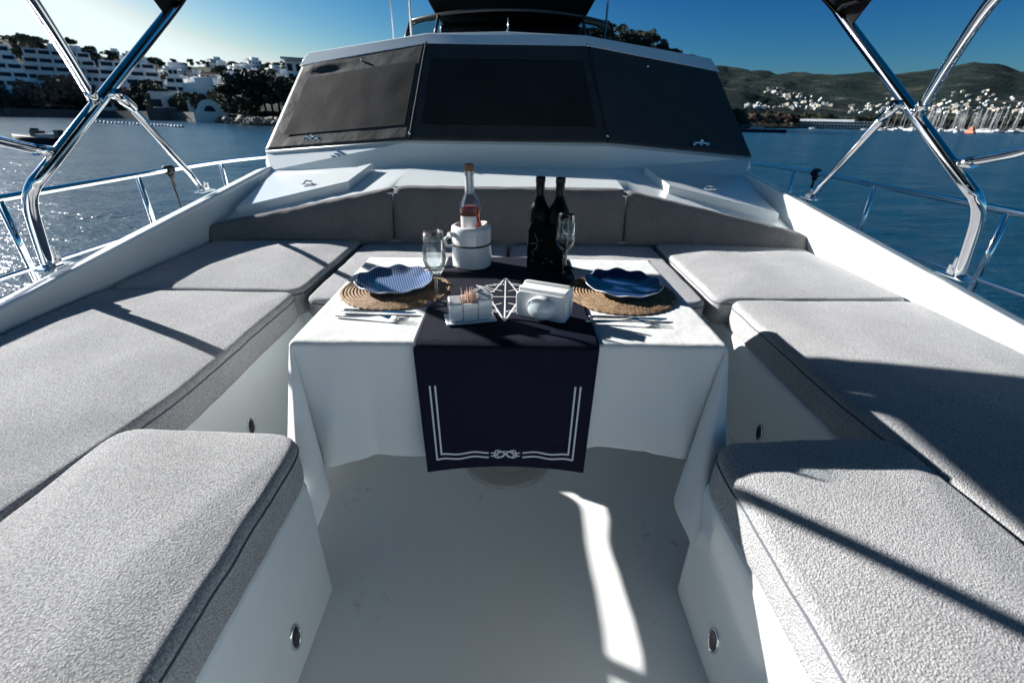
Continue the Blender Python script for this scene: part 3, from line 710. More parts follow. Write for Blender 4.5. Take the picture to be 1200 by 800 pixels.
# two black bottles in a carrier
cc = Vector((.133, 1.53, ZT+.003)); rz = rad(-14); Rz = Matrix.Rotation(rz, 3, 'Z')
t = thing('bottle_carrier', 'black two bottle wine carrier standing at the back of the runner', 'bottle carrier', cc)
def cpt(x, y, z): return cc+Rz@Vector((x, y, z))
mb = MB()
prof = [(-.064, 0), (.064, 0), (.064, .125), (.058, .150), (.040, .168), (.008, .150), (0, .146), (-.010, .152), (-.034, .176), (-.054, .160), (-.064, .135)]
n = len(prof); mb.add([cpt(x, -.040, z) for x, z in prof]+[cpt(x, .040, z) for x, z in prof], [tuple(range(n)), tuple(range(2*n-1, n-1, -1))]+[(i, n+i, n+(i+1) % n, (i+1) % n) for i in range(n)])
mb.build('sleeve', 'black_felt', t, .006, 3)
for pts in ([(-.040, .125), (-.034, .112), (-.026, .094)], [(-.050, .088), (-.040, .092), (-.030, .088), (-.028, .078), (-.038, .068), (-.046, .058), (-.040, .048)], [(-.018, .104), (-.014, .100)], [(-.048, .03), (-.040, .032)], [(.0, .042), (.008, .040)], [(.012, .030), (.022, .034), (.026, .024)], [(-.01, .022), (-.004, .026)]):
    mb = MB(); mb.tube([cpt(x, -.0412, z) for x, z in pts], .0008, 5); mb.build('printed_mark', 'trim', t)
for x, l in ((-.033, 'black wine bottle in the carrier, the left of the pair'), (.032, 'black wine bottle in the carrier, next to the glass')):
    q = cpt(x, 0, .004); tb = thing('wine_bottle', l, 'bottle', q, 'black bottles in the carrier')
    mb = MB(); mb.lathe([(.0001, 0), (.0355, 0), (.0365, .006), (.0365, .178), (.033, .200), (.022, .222), (.0155, .238), (.0135, .252), (.0132, .292)], q, 40); mb.build('glass', 'bottle', tb)
    mb = MB(); mb.lathe([(.0148, .225), (.0145, .245), (.0142, .284), (.0158, .286), (.0158, .300), (.0145, .303), (.0001, .303)], q, 28); mb.build('capsule', 'foil', tb); tb.scale = (1, 1, .965)
# sachet and toothpick holder
hc = Vector((-.098, 1.075, ZT+.004)); hr = rad(14); Rh = Matrix.Rotation(hr, 3, 'Z')
t = thing('condiment_holder', 'white ceramic holder on a little tray, left of the compass star', 'holder', hc)
def hp_(x, y, z): return hc+Rh@Vector((x, y, z))
mb = MB(); mb.hexa([hp_(x, y, 0) for x, y in ((-.060, -.030), (.060, -.030), (.060, .030), (-.060, .030))], [hp_(x, y, .006) for x, y in ((-.065, -.034), (.065, -.034), (.065, .034), (-.065, .034))]); mb.build('tray', 'ceramic', t, .002)
for x0, x1, h in ((-.054, -.020, .066), (.018, .054, .072)):
    mb = MB(); mb.hexa([hp_(x, y, .006) for x, y in ((x0, -.024), (x1, -.024), (x1, .024), (x0, .024))], [hp_(x, y, z) for x, y, z in ((x0, -.024, h-.012), (x1, -.024, h-.012), (x1, .010, h), (x0, .010, h))]); mb.build('pot', 'ceramic', t, .004, 3)
mb = MB(); mb.box(hp_(-.001, -.022, .030), (.036, .005, .046), rz=hr); mb.box(hp_(-.001, .020, .034), (.036, .005, .054), rz=hr); mb.box(hp_(-.001, 0, .010), (.036, .04, .006), rz=hr); mb.build('cup', 'ceramic', t, .001)
mb = MB(); mb2 = MB(); r_ = random.Random(3)
for k in range(46):
    x, y = r_.uniform(-.014, .013), r_.uniform(-.014, .013); q = hp_(x, y, .016); e = hp_(x*1.35+r_.uniform(-.004, .004), y*1.2, r_.uniform(.070, .086))
    mb.tube([q, q.lerp(e, .85), e], [.0010, .0010, .0003], 5)
tp = mb.build('toothpicks', 'wood_pick', loc=tuple(hc)); tag(tp, 'tight bunch of pale toothpicks in the white holder', 'toothpicks', kind='stuff'); ABOARD.append(tp)
# napkin holder
nc = Vector((.088, 1.090, ZT+.004)); nr = rad(-24); Rn = Matrix.Rotation(nr, 3, 'Z')
t = thing('napkin_holder', 'white ceramic napkin holder with a round pebble front, right of the compass star', 'napkin holder', nc)
def np_(x, y, z): return nc+Rn@Vector((x, y, z))
def rslab(y0, y1, w, h, r, tl=0):
    mb = MB(); pr = []
    for (cx_, cz_, a0) in ((w/2-r, r, -90), (w/2-r, h-r, 0), (-w/2+r, h-r, 90), (-w/2+r, r, 180)):
        for k in range(6): a = rad(a0+k*18); pr.append((cx_+r*cos(a), cz_+r*sin(a)))
    n = len(pr); mb.add([np_(x, y0+tl*z, z) for x, z in pr]+[np_(x, y1+tl*z, z) for x, z in pr], [tuple(range(n)), tuple(range(2*n-1, n-1, -1))]+[(i, n+i, n+(i+1) % n, (i+1) % n) for i in range(n)]); return mb
rslab(-.012, -.006, .138, .070, .014, .0).build('front_plate', 'ceramic', t, .002)
rslab(.036, .043, .138, .084, .014, .0).build('back_plate', 'ceramic', t, .002)
mb = MB(); mb.box(np_(0, .015, .006), (.134, .05, .010), rz=nr); mb.build('foot', 'ceramic', t, .002)
mb = MB(); mb.lathe([(.0001, .018), (.012, .016), (.022, .010), (.027, .0), (.026, -.008)], seg=28)
mb.v = [tuple(np_(.004+v[0]*1.45, -.012-(v[2]+.006)*1.3, .034+v[1]*1.22)) for v in mb.v]; mb.build('pebble', 'ceramic', t)
nap = rslab(-.004, .033, .128, .078, .004).build('napkins', 'paper', loc=tuple(nc), bevel=.002); aboard(nap, 'folded white paper napkins upright in the ceramic holder', 'napkins')
# cutlery
def rotz(p, c, a): v = Vector(p)-Vector(c); return Vector(c)+Matrix.Rotation(a, 3, 'Z')@v
def knife(c, a, label, L=.205):
    t = thing('knife', label, 'knife', (c[0], c[1], ZT+.003), 'table cutlery'); z = ZT+.0055
    f = lambda x, y, zz=0: rotz((c[0]+x, c[1]+y, z+zz), (c[0], c[1], z), a)
    mb = MB(); pts = [f(-L/2+L*.55*k/8, 0) for k in range(9)]; mb.tube(pts, [.0028, .0042, .0046, .0046, .0044, .0042, .0038, .0032, .0028], 8); mb.build('handle', 'cutlery', t)
    pr = [(.01, -.006), (.06, -.009), (.085, -.0085), (.1, -.003), (.1025, .004), (.07, .006), (.01, .004)]; n = len(pr)
    mb = MB(); mb.add([f(x, y, -.0008) for x, y in pr]+[f(x, y, .0008) for x, y in pr], [tuple(range(n-1, -1, -1)), tuple(range(n, 2*n))]+[(i, (i+1) % n, n+(i+1) % n, n+i) for i in range(n)]); mb.build('blade', 'cutlery', t)
def fork(c, a, label, L=.20):
    t = thing('fork', label, 'fork', (c[0], c[1], ZT+.003), 'table cutlery'); z = ZT+.0045
    f = lambda x, y, zz=0: rotz((c[0]+x, c[1]+y, z+zz), (c[0], c[1], z), a)
    mb = MB(); mb.tube([f(-.1, 0, .0), f(-.06, 0, .001), f(-.01, 0, .004), f(.02, 0, .009), f(.035, 0, .007)], [.0045, .0042, .0028, .0026, .004], 8); mb.build('handle', 'cutlery', t)
    mb = MB(); mb.add([f(.03, -.005, .008), f(.03, .005, .008), f(.052, .0115, .004), f(.052, -.0115, .004), f(.03, -.005, .0065), f(.03, .005, .0065), f(.052, .0115, .0025), f(.052, -.0115, .0025)], [(0, 1, 2, 3), (7, 6, 5, 4), (0, 4, 5, 1), (1, 5, 6, 2), (2, 6, 7, 3), (3, 7, 4, 0)])
    for y in (-.0098, -.0033, .0033, .0098): mb.tube([f(.05, y, .0035), f(.075, y, .001), f(.098, y*.9, .005)], [.0018, .0015, .0007], 6)
    mb.build('tines', 'cutlery', t)
knife((-.345, 1.118), rad(-4), 'steel knife nearer the left placemat')
fork((-.350, 1.078), rad(-8), 'steel fork lying in front of the left placemat')
knife((.315, 1.092), rad(-3), 'steel knife lying in front of the right placemat')
fork((.300, 1.064), rad(-2), 'steel fork nearest the table edge at the right setting')
knife((.262, 1.486), rad(-32), 'small knife lying behind the right plate', .17)
knife((-.262, 1.500), rad(20), 'small knife lying behind the left plate', .17)
# ================================================================== COAST
def az_pos(az, r, z=0): return Vector((r*sin(rad(az)), r*cos(rad(az)), z))
CZ = H+FLOOR
DS = [(-90, 300), (-45, 240), (-40, 262), (-34, 205), (-29, 160), (-27, 140), (-24.5, 134), (-15, 128), (0, 125), (12, 140), (18, 172), (21, 235), (24, 330), (27, 520), (30, 690), (36, 760), (45, 820), (90, 900)]
EN = [(-90, 3.5), (-50, 4.6), (-43, 4.9), (-38, 4.3), (-34, 3.8), (-29, 3.9), (-24, 4.1), (-18, 5.0), (-12, 6.0), (0, 7.4), (9, 8.3), (12, 8.2), (15, 7.3), (18, 5.8), (20, 3.6), (22, 1.0), (25, .5), (90, .3)]
DN = [(-90, 420), (-45, 330), (-34, 330), (-24, 240), (-10, 140), (12, 110), (20, 110), (25, 150), (90, 150)]
EF = [(-90, 1.5), (-30, 2.0), (0, 4.0), (14, 5.6), (20.7, 5.38), (26, 4.74), (30, 4.5), (33, 4.5), (36, 4.52), (39, 4.6), (41, 5.0), (42.6, 4.75), (44, 4.25), (50, 4.0), (90, 2.5)]
def hgt(az, r):
    d = interp(DS, az)
    if r < d: return -3*min(1, (d-r)/12)
    dn = interp(DN, az); t = min(1, (r-d)/dn)
    hn = (math.tan(rad(interp(EN, az)))*(d+dn)+CZ-1.4)*(t**1.15)
    if t >= 1: hn *= max(.25, 1-(r-d-dn)/900)
    x, y = r*sin(rad(az)), r*cos(rad(az))
    hn += .05*hn*nz(x*.02, y*.02)
    rf = 3000; t2 = max(0, min(1, (r-d-150)/(rf-d-150)))
    e = interp(EF, az); rid = 1+.55*nz(x*.0022, y*.0022, 3)*(1-t2)+.28*nz(x*.006, y*.006, 8)*(1-t2*.8)+.10*nz(x*.015, y*.015, 8)*(1-t2*.7)
    hf = math.tan(rad(e))*rf*(t2**1.35)*rid
    if r > rf: hf *= 1-(r-rf)/4000
    return max(hn, hf)+1.1*min(1, (r-d)/4)
RS = [0]
def rows(d):
    out = [d-14, d-4, d, d+4, d+10]; s = 12
    r = d+10
    while r < 5200: r += s; s *= 1.075; out.append(r)
    return out
azs = [-90+.5*k for k in range(361)]
rr = rows(0); vs = []
for az in azs:
    d = interp(DS, az)
    for q in rr: r = d+q; vs.append(az_pos(az, r, hgt(az, r)))
n = len(rr)
mb = MB(); mb.add(vs, [(i*n+j, (i+1)*n+j, (i+1)*n+j+1, i*n+j+1) for i in range(len(azs)-1) for j in range(n-1)], True)
m, nt, b = nodes('scrub_hillside'); b.inputs['Roughness'].default_value = .95; b.inputs['Specular IOR Level'].default_value = .1
v = coords(nt); f1 = noise_n(nt, v, .011, 8, .62); f2 = noise_n(nt, v, .09, 5, .7)
c1 = ramp(nt, f1, [(.36, (.007, .018, .018)), (.50, (.014, .026, .023)), (.60, (.030, .040, .034)), (.70, (.10, .095, .082))])
c2 = ramp(nt, f2, [(.42, (.35, .42, .40)), (.52, (.9, .95, .95)), (.66, (1.9, 1.8, 1.7))])
mx = nt.nodes.new('ShaderNodeMix'); mx.data_type = 'RGBA'; mx.blend_type = 'MULTIPLY'; mx.inputs[0].default_value = 1
nt.links.new(c1, mx.inputs[6]); nt.links.new(c2, mx.inputs[7]); nt.links.new(mx.outputs[2], b.inputs['Base Color'])
bump(nt, b, f2, 1, 8)
tag(mb.build('hills', m), kind='structure')
# water
m, nt, b = nodes('sea_water'); b.inputs['Base Color'].default_value = (.006, .040, .072, 1); b.inputs['Roughness'].default_value = .2; b.inputs['IOR'].default_value = 1.33
v = coords(nt, (1, 1.0, 1)); v2 = coords(nt, (.6, 1.25, 1))
bA = bump(nt, b, noise_n(nt, v2, .8, 5, .6), 1.0, .19); bB = bump(nt, b, noise_n(nt, v, 3.4, 4, .6), 1.0, .055, bA); bump(nt, b, noise_n(nt, v2, .11, 3), .8, .9, bB)
mb = MB()
def wav(a, b_):
    R = 1.5*(5000/1.5)**a; an = 2*PI*b_; x, y = R*sin(an), R*cos(an)
    z = 0
    if R < 400: k = min(1, (400-R)/300); z = k*(.05*nz(x*.45, y*.7, 1)+.03*nz(x*1.3, y*1.7, 4))
    return (x, y, z)
mb.grid(wav, 260, 420); tag(mb.build('sea', m), kind='structure')

# ---- materials for the shore
MT['wall'] = M('white_plaster', (.80, .81, .82), .8, var=.06, vs=.4)
MT['wallg'] = M('grey_plaster', (.60, .63, .64), .8, var=.08, vs=.4)
MT['wallb'] = M('cream_plaster', (.62, .55, .46), .8, var=.08, vs=.4)
MT['win'] = M('dark_window', (.02, .03, .045), .6, spec=.2)
MT['tile'] = M('clay_roof', (.30, .13, .08), .8, var=.2, vs=2)
MT['stone'] = M('shore_stone', (.22, .19, .17), .9, var=.35, vs=.6, bs=.6, bscale=2, bd=.2)
MT['seawall'] = M('sea_wall_stone', (.10, .095, .095), .9, var=.3, vs=.8, bs=.5, bscale=2, bd=.1)
MT['bark'] = M('bark', (.10, .07, .05), .9, var=.2, vs=3)
def leafm(name, c):
    m, nt, b = nodes(name); b.inputs['Roughness'].default_value = .7; b.inputs['Specular IOR Level'].default_value = .2
    f = noise_n(nt, coords(nt), .9, 3, .6)
    nt.links.new(ramp(nt, f, [(.3, tuple(x*.6 for x in c)), (.7, tuple(x*1.5 for x in c))]), b.inputs['Base Color']); return m
MT['leaf1'] = leafm('dark_foliage', (.038, .052, .038)); MT['leaf2'] = leafm('olive_foliage', (.062, .080, .050)); MT['leaf3'] = leafm('rusty_foliage', (.20, .135, .11)); MT['leaf4'] = leafm('pine_foliage', (.030, .050, .038))
def crown(blobs, n, ls, seed):
    r = random.Random(seed); mb = MB(); tot = sum(b_[3]**2 for b_ in blobs)
    for (x, y, z, R, fz) in blobs:
        for k in range(int(n*R*R/tot)):
            d = Vector((r.gauss(0, 1), r.gauss(0, 1), r.gauss(0, 1))).normalized(); q = R*(r.random()**.38)
            p = Vector((x, y, z))+Vector((d.x*q, d.y*q, d.z*q*fz)); s = ls*r.uniform(.6, 1.5)
            a = Vector((r.gauss(0, 1), r.gauss(0, 1), r.gauss(0, .6))).normalized(); b2 = a.orthogonal().normalized(); b2 = (b2+a.cross(b2)*r.uniform(-1, 1)).normalized()
            c = a.cross(b2)
            mb.add([p-a*s*.5, p+b2*s*.45+c*s*.15, p+a*s*.5, p-b2*s*.45+c*s*.15], [(0, 1, 2, 3)])
    return mb
def tree_proto(name, blobs, n, ls, seed, leaf, trunk):
    t = bpy.data.objects.new(name, None); COL.objects.link(t)
    crown(blobs, n, ls, seed).build('crown', leaf, t)
    mb = MB()
    for pts, r0, r1 in trunk: mb.tube(pts, [lerp(r0, r1, i/(len(pts)-1)) for i in range(len(pts))], 7)
    mb.build('trunk', 'bark', t); return t
def rb(seed, n, R, z0, z1, br, fz=.8):
    r = random.Random(seed); return [(r.uniform(-R, R), r.uniform(-R, R), r.uniform(z0, z1), br*r.uniform(.6, 1.25), fz) for _ in range(n)]
limbs = lambda h: [([(0, 0, -1), (.1, 0, h*.35), (-.1, .1, h*.75)], .3, .12), ([(.05, 0, h*.3), (1.2, .4, h*.6)], .14, .05), ([(.05, 0, h*.35), (-1.1, -.5, h*.65)], .14, .05)]
PR = {
 'broad': tree_proto('broadleaf_tree', rb(1, 11, 2.4, 3.0, 6.4, 1.7), 1500, .55, 1, 'leaf1', limbs(6)),
 'broad2': tree_proto('broadleaf_tree', rb(5, 9, 2.2, 2.6, 5.6, 1.7), 1300, .55, 2, 'leaf2', limbs(5.5)),
 'rust': tree_proto('broadleaf_tree', rb(8, 13, 3.0, 2.6, 6.6, 1.8), 1600, .6, 3, 'leaf3', limbs(6)),
 'pine': tree_proto('pine_tree', rb(12, 8, 2.6, 5.2, 6.8, 1.4, .55), 1100, .5, 4, 'leaf4', limbs(6.4)),
 'cypress': tree_proto('cypress_tree', [(0, 0, 1.2+k*.9, .95*(1-(k/9)**2)+.25, 1.2) for k in range(9)], 900, .4, 5, 'leaf4', [([(0, 0, -1), (0, 0, 4), (0, 0, 8.5)], .16, .04)]),
 'bush': tree_proto('bush', rb(21, 6, 1.4, .6, 1.9, 1.1), 600, .4, 6, 'leaf2', [([(0, 0, -1), (0, 0, 1.4)], .12, .05)]),
}
# palm
t = bpy.data.objects.new('palm_tree', None); COL.objects.link(t)
mb = MB(); r = random.Random(9)
for k in range(26):
    a = k*2.4; el = r.uniform(-.5, 1.2); pts = []
    for j in range(6):
        u = j/5; pts.append(Vector((cos(a)*2.3*u*cos(el*.4), sin(a)*2.3*u*cos(el*.4), 7.6+1.5*u*sin(el)-1.7*u*u)))
    for j in range(5):
        d = (pts[j+1]-pts[j]).normalized(); w = Vector((-d.y, d.x, 0)).normalized()*.34*(1-.6*abs(j/4-.4))
        mb.add([pts[j], pts[j]+w+Vector((0, 0, -.18)), pts[j+1]+w*.8+Vector((0, 0, -.18)), pts[j+1]], [(0, 1, 2, 3)]); mb.add([pts[j], pts[j]-w+Vector((0, 0, -.18)), pts[j+1]-w*.8+Vector((0, 0, -.18)), pts[j+1]], [(3, 2, 1, 0)])
mb.build('crown', leafm('palm_foliage', (.06, .07, .035)), t)
mb = MB(); mb.tube([(0, 0, -1), (.1, 0, 3), (0, .1, 7.6)], [.25, .18, .16], 8); mb.build('trunk', 'bark', t); PR['palm'] = t
used = set()
def put(kind, az, r, scale, label, cat, group, z=None, rz=None, sz=None):
    p = PR[kind]
    o = p if kind not in used else dup(p)
    used.add(kind)
    zz = hgt(az, r)-.3 if z is None else z
    o.location = az_pos(az, r, zz); o.rotation_euler = (0, 0, random.uniform(0, 6.28) if rz is None else rz)
    o.scale = (scale, scale, sz or scale)
    tag(o, label, cat, group); return o
def solve_r(az, el):                        # distance at which the slope is seen at elevation el
    d = interp(DS, az); r = d+3
    while r < 3000:
        if math.degrees(math.atan2(hgt(az, r)-CZ, r)) >= el: return r
        r *= 1.01
    return r
R = random.Random(42)
# ---- left shore trees
for k in range(34): 
    az = R.uniform(-46, -25); put(R.choice(['broad', 'broad2', 'bush', 'broad']), az, interp(DS, az)+R.uniform(6, 22), R.uniform(.7, 1.15), 'dark tree among those along the left waterfront', 'tree', 'trees along the left waterfront')
for az, dr, s in ((-42.6, 12, 1.35), (-41.2, 14, 1.7), (-40.2, 16, 1.45), (-36.6, 14, 1.2)):
    put('rust', az, interp(DS, az)+dr, s, 'rusty brown tree in front of the terraced hotel', 'tree', 'rusty trees before the hotel')
for k in range(9):
    az = -28.2+k*.62; put(R.choice(['broad', 'pine', 'broad']), az, interp(DS, az)+R.uniform(10, 22), R.uniform(1.15, 1.55), 'tall dark tree above the rocks left of the wheelhouse', 'tree', 'dark trees above the shore rocks')
for az, s in ((-35.4, 1.5), (-34.6, 1.3), (-36.0, 1.1)): put('broad', az, interp(DS, az)+24, s, 'dark green tree standing at the right end of the hotel', 'tree', 'trees at the right end of the hotel')
for k in range(58):
    az = R.uniform(-46, -20); el = R.uniform(1.6, 3.75); put(R.choice(['broad', 'broad2', 'cypress', 'pine', 'bush']), az, solve_r(az, el), R.uniform(.6, 1.1), 'small tree among the houses on the left hillside', 'tree', 'trees on the left hillside')
for k in range(50):
    az = R.uniform(-46.5, -34); put(R.choice(['broad', 'broad2', 'bush', 'pine']), az, interp(DS, az)+R.uniform(110, 300), R.uniform(.7, 1.3), 'dark tree on the slope above the terraced hotel', 'tree', 'trees on the slope above the hotel')
for k in range(70):
    az = -47+k*.40+R.uniform(-.3, .3); put(R.choice(['broad', 'pine', 'broad2', 'broad']), az, interp(DS, az)+interp(DN, az)*R.uniform(.84, 1.0), R.uniform(.4, .8), 'small tree on the crest of the left hillside', 'tree', 'trees along the left crest')
for az, r0 in ((-42.2, 300), (-41.6, 305), (-39.6, 300)): put('pine', az, r0, 1.1, 'pine on the skyline above the terraced hotel', 'tree', 'pines above the hotel', z=22.5)
# ---- houses
def house(w, d, h, fl, wall, seed, step=True, roof=None):
    r = random.Random(seed); t = bpy.data.objects.new('house', None); COL.objects.link(t)
    mb = MB(); mb.box((0, 0, h/2-1.5), (w, d, h+3)); 
    if step: mb.box((w*.18, d*.15, h+1.2), (w*.55, d*.6, 2.6))
    mb.box((0, -d/2-.5, h*.5), (w*.5, 1.0, .25))
    mb.build('wall', wall, t)
    mb = MB()
    if roof: mb.hexa([(-w/2-.3, -d/2-.3, h), (w/2+.3, -d/2-.3, h), (w/2+.3, d/2+.3, h), (-w/2-.3, d/2+.3, h)], [(-w/4, -.2, h+1.5), (w/4, -.2, h+1.5), (w/4, .2, h+1.5), (-w/4, .2, h+1.5)])
    else: mb.box((0, 0, h+.12), (w+.4, d+.4, .24))
    mb.build('roof', 'tile' if roof else wall, t)
    nx = max(2, int(w/2.6))
    for f_ in range(fl):
        for i in range(nx):
            x = -w/2+w*(i+.5)/nx; z = 1.3+f_*(h/fl); big = r.random() < .35
            mb = MB(); mb.box((x, -d/2-.02, z), (1.5 if big else 1.0, .12, 1.9 if big else 1.2)); mb.build('window', 'win', t)
    return t
HP = [house(8, 7, 6, 2, 'wall', 1), house(11, 8, 6.2, 2, 'wall', 2), house(7, 7, 3.2, 1, 'wallg', 3, False), house(9, 7, 6, 2, 'wallb', 4, False, True), house(10, 8, 6.4, 2, 'wallg', 5, True)]
hu = set()
def puth(i, az, r, s, label, group=None, rz=0, z=None):
    p = HP[i]; o = p if i not in hu else dup(p); hu.add(i)
    o.location = az_pos(az, r, hgt(az, r) if z is None else z); o.rotation_euler = (0, 0, -rad(az)+rz); o.scale = (s, s, s); tag(o, label, 'house', group); return o
for k in range(64):
    az = R.uniform(-35.5, -21); el = lerp(.9, 3.9, (k+.5)/64); 
    puth(R.choice([0, 0, 1, 4, 2, 3, 1]), az, solve_r(az, el), R.uniform(.6, .85), 'small flat roofed house in the town on the left hillside', 'houses on the left hillside', R.uniform(-.6, .6))
for az, el, i in ((-45.5, 3.9, 1), (-44.0, 4.0, 0), (-38.2, 4.0, 4), (-36.8, 4.0, 1), (-35.8, 3.9, 0)): puth(i, az, solve_r(az, el), .8, 'white house near the crest above the terraced hotel', 'houses above the hotel', R.uniform(-.3, .3))
# ---- terraced hotel blocks
def hotel(az, r, w, fl, z0, label, wall='wall', step=1.9, shrink=1.6):
    t = bpy.data.objects.new('hotel', None); COL.objects.link(t); tag(t, label, 'hotel', 'terraced hotel blocks')
    cnt = 0
    for f_ in range(fl):
        ww = w-shrink*f_; y = f_*step
        mb = MB(); mb.box((0, y+6, f_*3+1.5), (ww, 12, 3.0)); mb.box((0, y-.7, f_*3-.05), (ww+.4, 1.6, .3)); mb.box((0, y-1.45, f_*3+.5), (ww+.4, .12, 1.0))
        n_ = max(2, int(ww/4))
        for i in range(n_+1): mb.box((-ww/2+ww*i/n_, y-.7, f_*3+1.4), (.3, 1.5, 2.7))
        mb.build('storey', wall, t)
        for i in range(n_):
            if cnt > 98: break
            mb = MB(); mb.box((-ww/2+ww*(i+.5)/n_, y-.03, f_*3+1.25), (ww/n_*.80, .12, 2.3)); mb.build('window', 'win', t); cnt += 1
    mb = MB(); mb.box((w*.1, fl*step+5, fl*3+1.2), (w*.35, 7, 2.4)); mb.build('roof', wall, t)
    t.location = az_pos(az, r, z0); t.rotation_euler = (0, 0, -rad(az)); return t
hotel(-45.8, 276, 36, 7, 3.6, 'large white terraced hotel block at the left edge of the photograph')
hotel(-40.4, 280, 30, 7, 3.6, 'white terraced hotel block behind the rusty trees', 'wallg')
hotel(-36.0, 262, 26, 6, 2.8, 'stepped white hotel block at the right of the hotel row')
hotel(-32.8, 246, 12, 5, 3.2, 'narrow white stepped block right of the steel pole', 'wall', 1.4, 2.2)
# ---- sea wall
mb = MB(); pts = [az_pos(a/2, interp(DS, a/2)-1, 0) for a in range(-94, -60)]
for p, q in zip(pts, pts[1:]):
    d = (q-p).normalized(); w = Vector((-d.y, d.x, 0))*.6; mb.hexa([p-w+Vector((0, 0, -2)), q-w+Vector((0, 0, -2)), q+w+Vector((0, 0, -2)), p+w+Vector((0, 0, -2))], [p-w+Vector((0, 0, 2.6)), q-w+Vector((0, 0, 2.6)), q+w+Vector((0, 0, 2.6)), p+w+Vector((0, 0, 2.6))])
tag(mb.build('sea_wall', 'seawall', loc=tuple(pts[0])), 'long dark stone sea wall below the hotel trees', 'sea wall')
# ---- waterfront buildings
t = bpy.data.objects.new('boathouse', None); COL.objects.link(t); tag(t, 'low white waterfront building with two dark openings', 'building')
mb = MB(); mb.box((0, 4, 1), (9.5, 8, 4)); mb.box((0, 4, 5.6), (7.2, 6, 4.6)); mb.box((0, 4, 8.1), (8, 7, .3)); mb.build('wall', 'wallg', t)
for x in (-2.4, 2.2): mb = MB(); mb.box((x, .93, 4.9), (2.9, .2, 2.2)); mb.build('window', 'win', t)
mb = MB(); mb.box((-.2, -.4, 1.4), (11, 1.2, 4.2)); mb.build('quay', 'seawall', t)
t.location = az_pos(-34.0, 204, .2); t.rotation_euler = (0, 0, rad(34))
t = bpy.data.objects.new('boathouse', None); COL.objects.link(t); tag(t, 'low white waterfront house with a round arched opening', 'building')
mb = MB(); mb.box((0, 3, .9), (8.4, 6, 3.4))
arch = [(3.2*cos(a*PI/16), 3.2*sin(a*PI/16)) for a in range(17)]; n = len(arch)
mb.add([(x, .2, 2.6+z) for x, z in arch]+[(x, 5.4, 2.6+z) for x, z in arch], [tuple(range(n-1, -1, -1)), tuple(range(n, 2*n))]+[(i, i+1, n+i+1, n+i) for i in range(n-1)]); mb.build('wall', 'wall', t)
ar2 = [(1.4*cos(a*PI/12), 1.5*sin(a*PI/12)) for a in range(13)]; n = 13
mb = MB(); mb.add([(x, .05, 2.7+z) for x, z in ar2]+[(x, .3, 2.7+z) for x, z in ar2], [tuple(range(n-1, -1, -1)), tuple(range(n, 2*n))]+[(i, i+1, n+i+1, n+i) for i in range(n-1)]+[(0, n, 2*n-1, n-1)]); mb.build('doorway', 'win', t)
t.location = az_pos(-30.6, 171, .2); t.rotation_euler = (0, 0, rad(30))
t = bpy.data.objects.new('house', None); COL.objects.link(t); tag(t, 'modern white house with angled gables above the arched boathouse', 'house')
mb = MB()
for x, w, h in ((-4.3, 4.0, 8), (.6, 5.6, 9.6), (5.2, 3.6, 7.2)):
    mb.hexa([(x-w/2, -3, -3), (x+w/2, -3, -3), (x+w/2, 5, -3), (x-w/2, 5, -3)], [(x-w/2, -3, h*.96), (x+w/2, -3, h), (x+w/2, 5, h*.7), (x-w/2, 5, h*.66)])
mb.build('wall', 'wall', t)
for x, z in ((-4.3, 2), (.4, 2.2), (5.2, 1.6)): mb = MB(); mb.box((x, -3.05, z), (1.6, .2, 1.8)); mb.build('window', 'win', t)
t.location = az_pos(-30.3, 196, hgt(-30.3, 196)+.2); t.rotation_euler = (0, 0, rad(30)-.45)
# ---- building behind the left of the wheelhouse
t = bpy.data.objects.new('apartment_building', None); COL.objects.link(t); tag(t, 'white apartment building with a thin overhanging roof beyond the wheelhouse', 'building')
mb = MB(); mb.box((0, 5, 4.5), (10, 10, 15)); mb.build('wall', 'wall', t)
for f_ in range(4):
    for i in range(4): mb = MB(); mb.box((-3.8+2.5*i, -.05, 2+f_*2.7), (1.4, .2, 1.9)); mb.build('window', 'win', t)
mb = MB(); mb.box((1.5, 4, 12.4), (15, 13, .5)); mb.build('roof', 'wallg', t)
t.location = az_pos(-21.6, 178, 5.6); t.rotation_euler = (0, 0, rad(21)); 
for az, s in ((-16.5, 1), (-13.2, .8), (-14.6, .9), (-12.3, .9)): put(['cypress', 'pine', 'broad', 'broad'][int(s*10) % 4], az, 225, s, 'dark tree on the rise just above the wheelhouse brow', 'tree', 'trees above the wheelhouse brow')
for az, i in ((-18, 1), (-16.8, 0)): puth(i, az, 230, .7, 'white building just clearing the wheelhouse brow', 'buildings above the wheelhouse brow')
# ---- palm headland behind the flybridge
for k in range(110):
    az = lerp(-12, 20.5, (k/109)**.6)+R.uniform(-.4, .4); d = interp(DS, az)
    put(R.choice(['broad', 'broad2', 'pine', 'bush', 'broad']), az, d+interp(DN, az)*R.uniform(.72, 1.0), R.uniform(.6, .95), 'dark tree on the wooded headland behind the flybridge', 'tree', 'trees on the wooded headland')
for az, s in ((10.8, .62), (11.6, .68), (12.2, .6), (13.6, .7), (14.3, .75), (15.0, .72), (15.6, .8), (17.3, .6), (18.4, .6)):
    put('palm', az, interp(DS, az)+interp(DN, az)*.9, s, 'palm rising from the wooded headland right of the flybridge', 'palm', 'palms on the headland')
for k in range(26):
    az = lerp(19.8, 29, k/25)+R.uniform(-.2, .2); d = interp(DS, az)
    put(R.choice(['broad', 'rust', 'broad2', 'broad']), az, d+R.uniform(6, 30), R.uniform(.9, 1.25)*interp([(19, .7), (24, 1.2), (29, 1.5)], az), 'dark tree on the low point right of the wheelhouse', 'tree', 'trees on the low point')
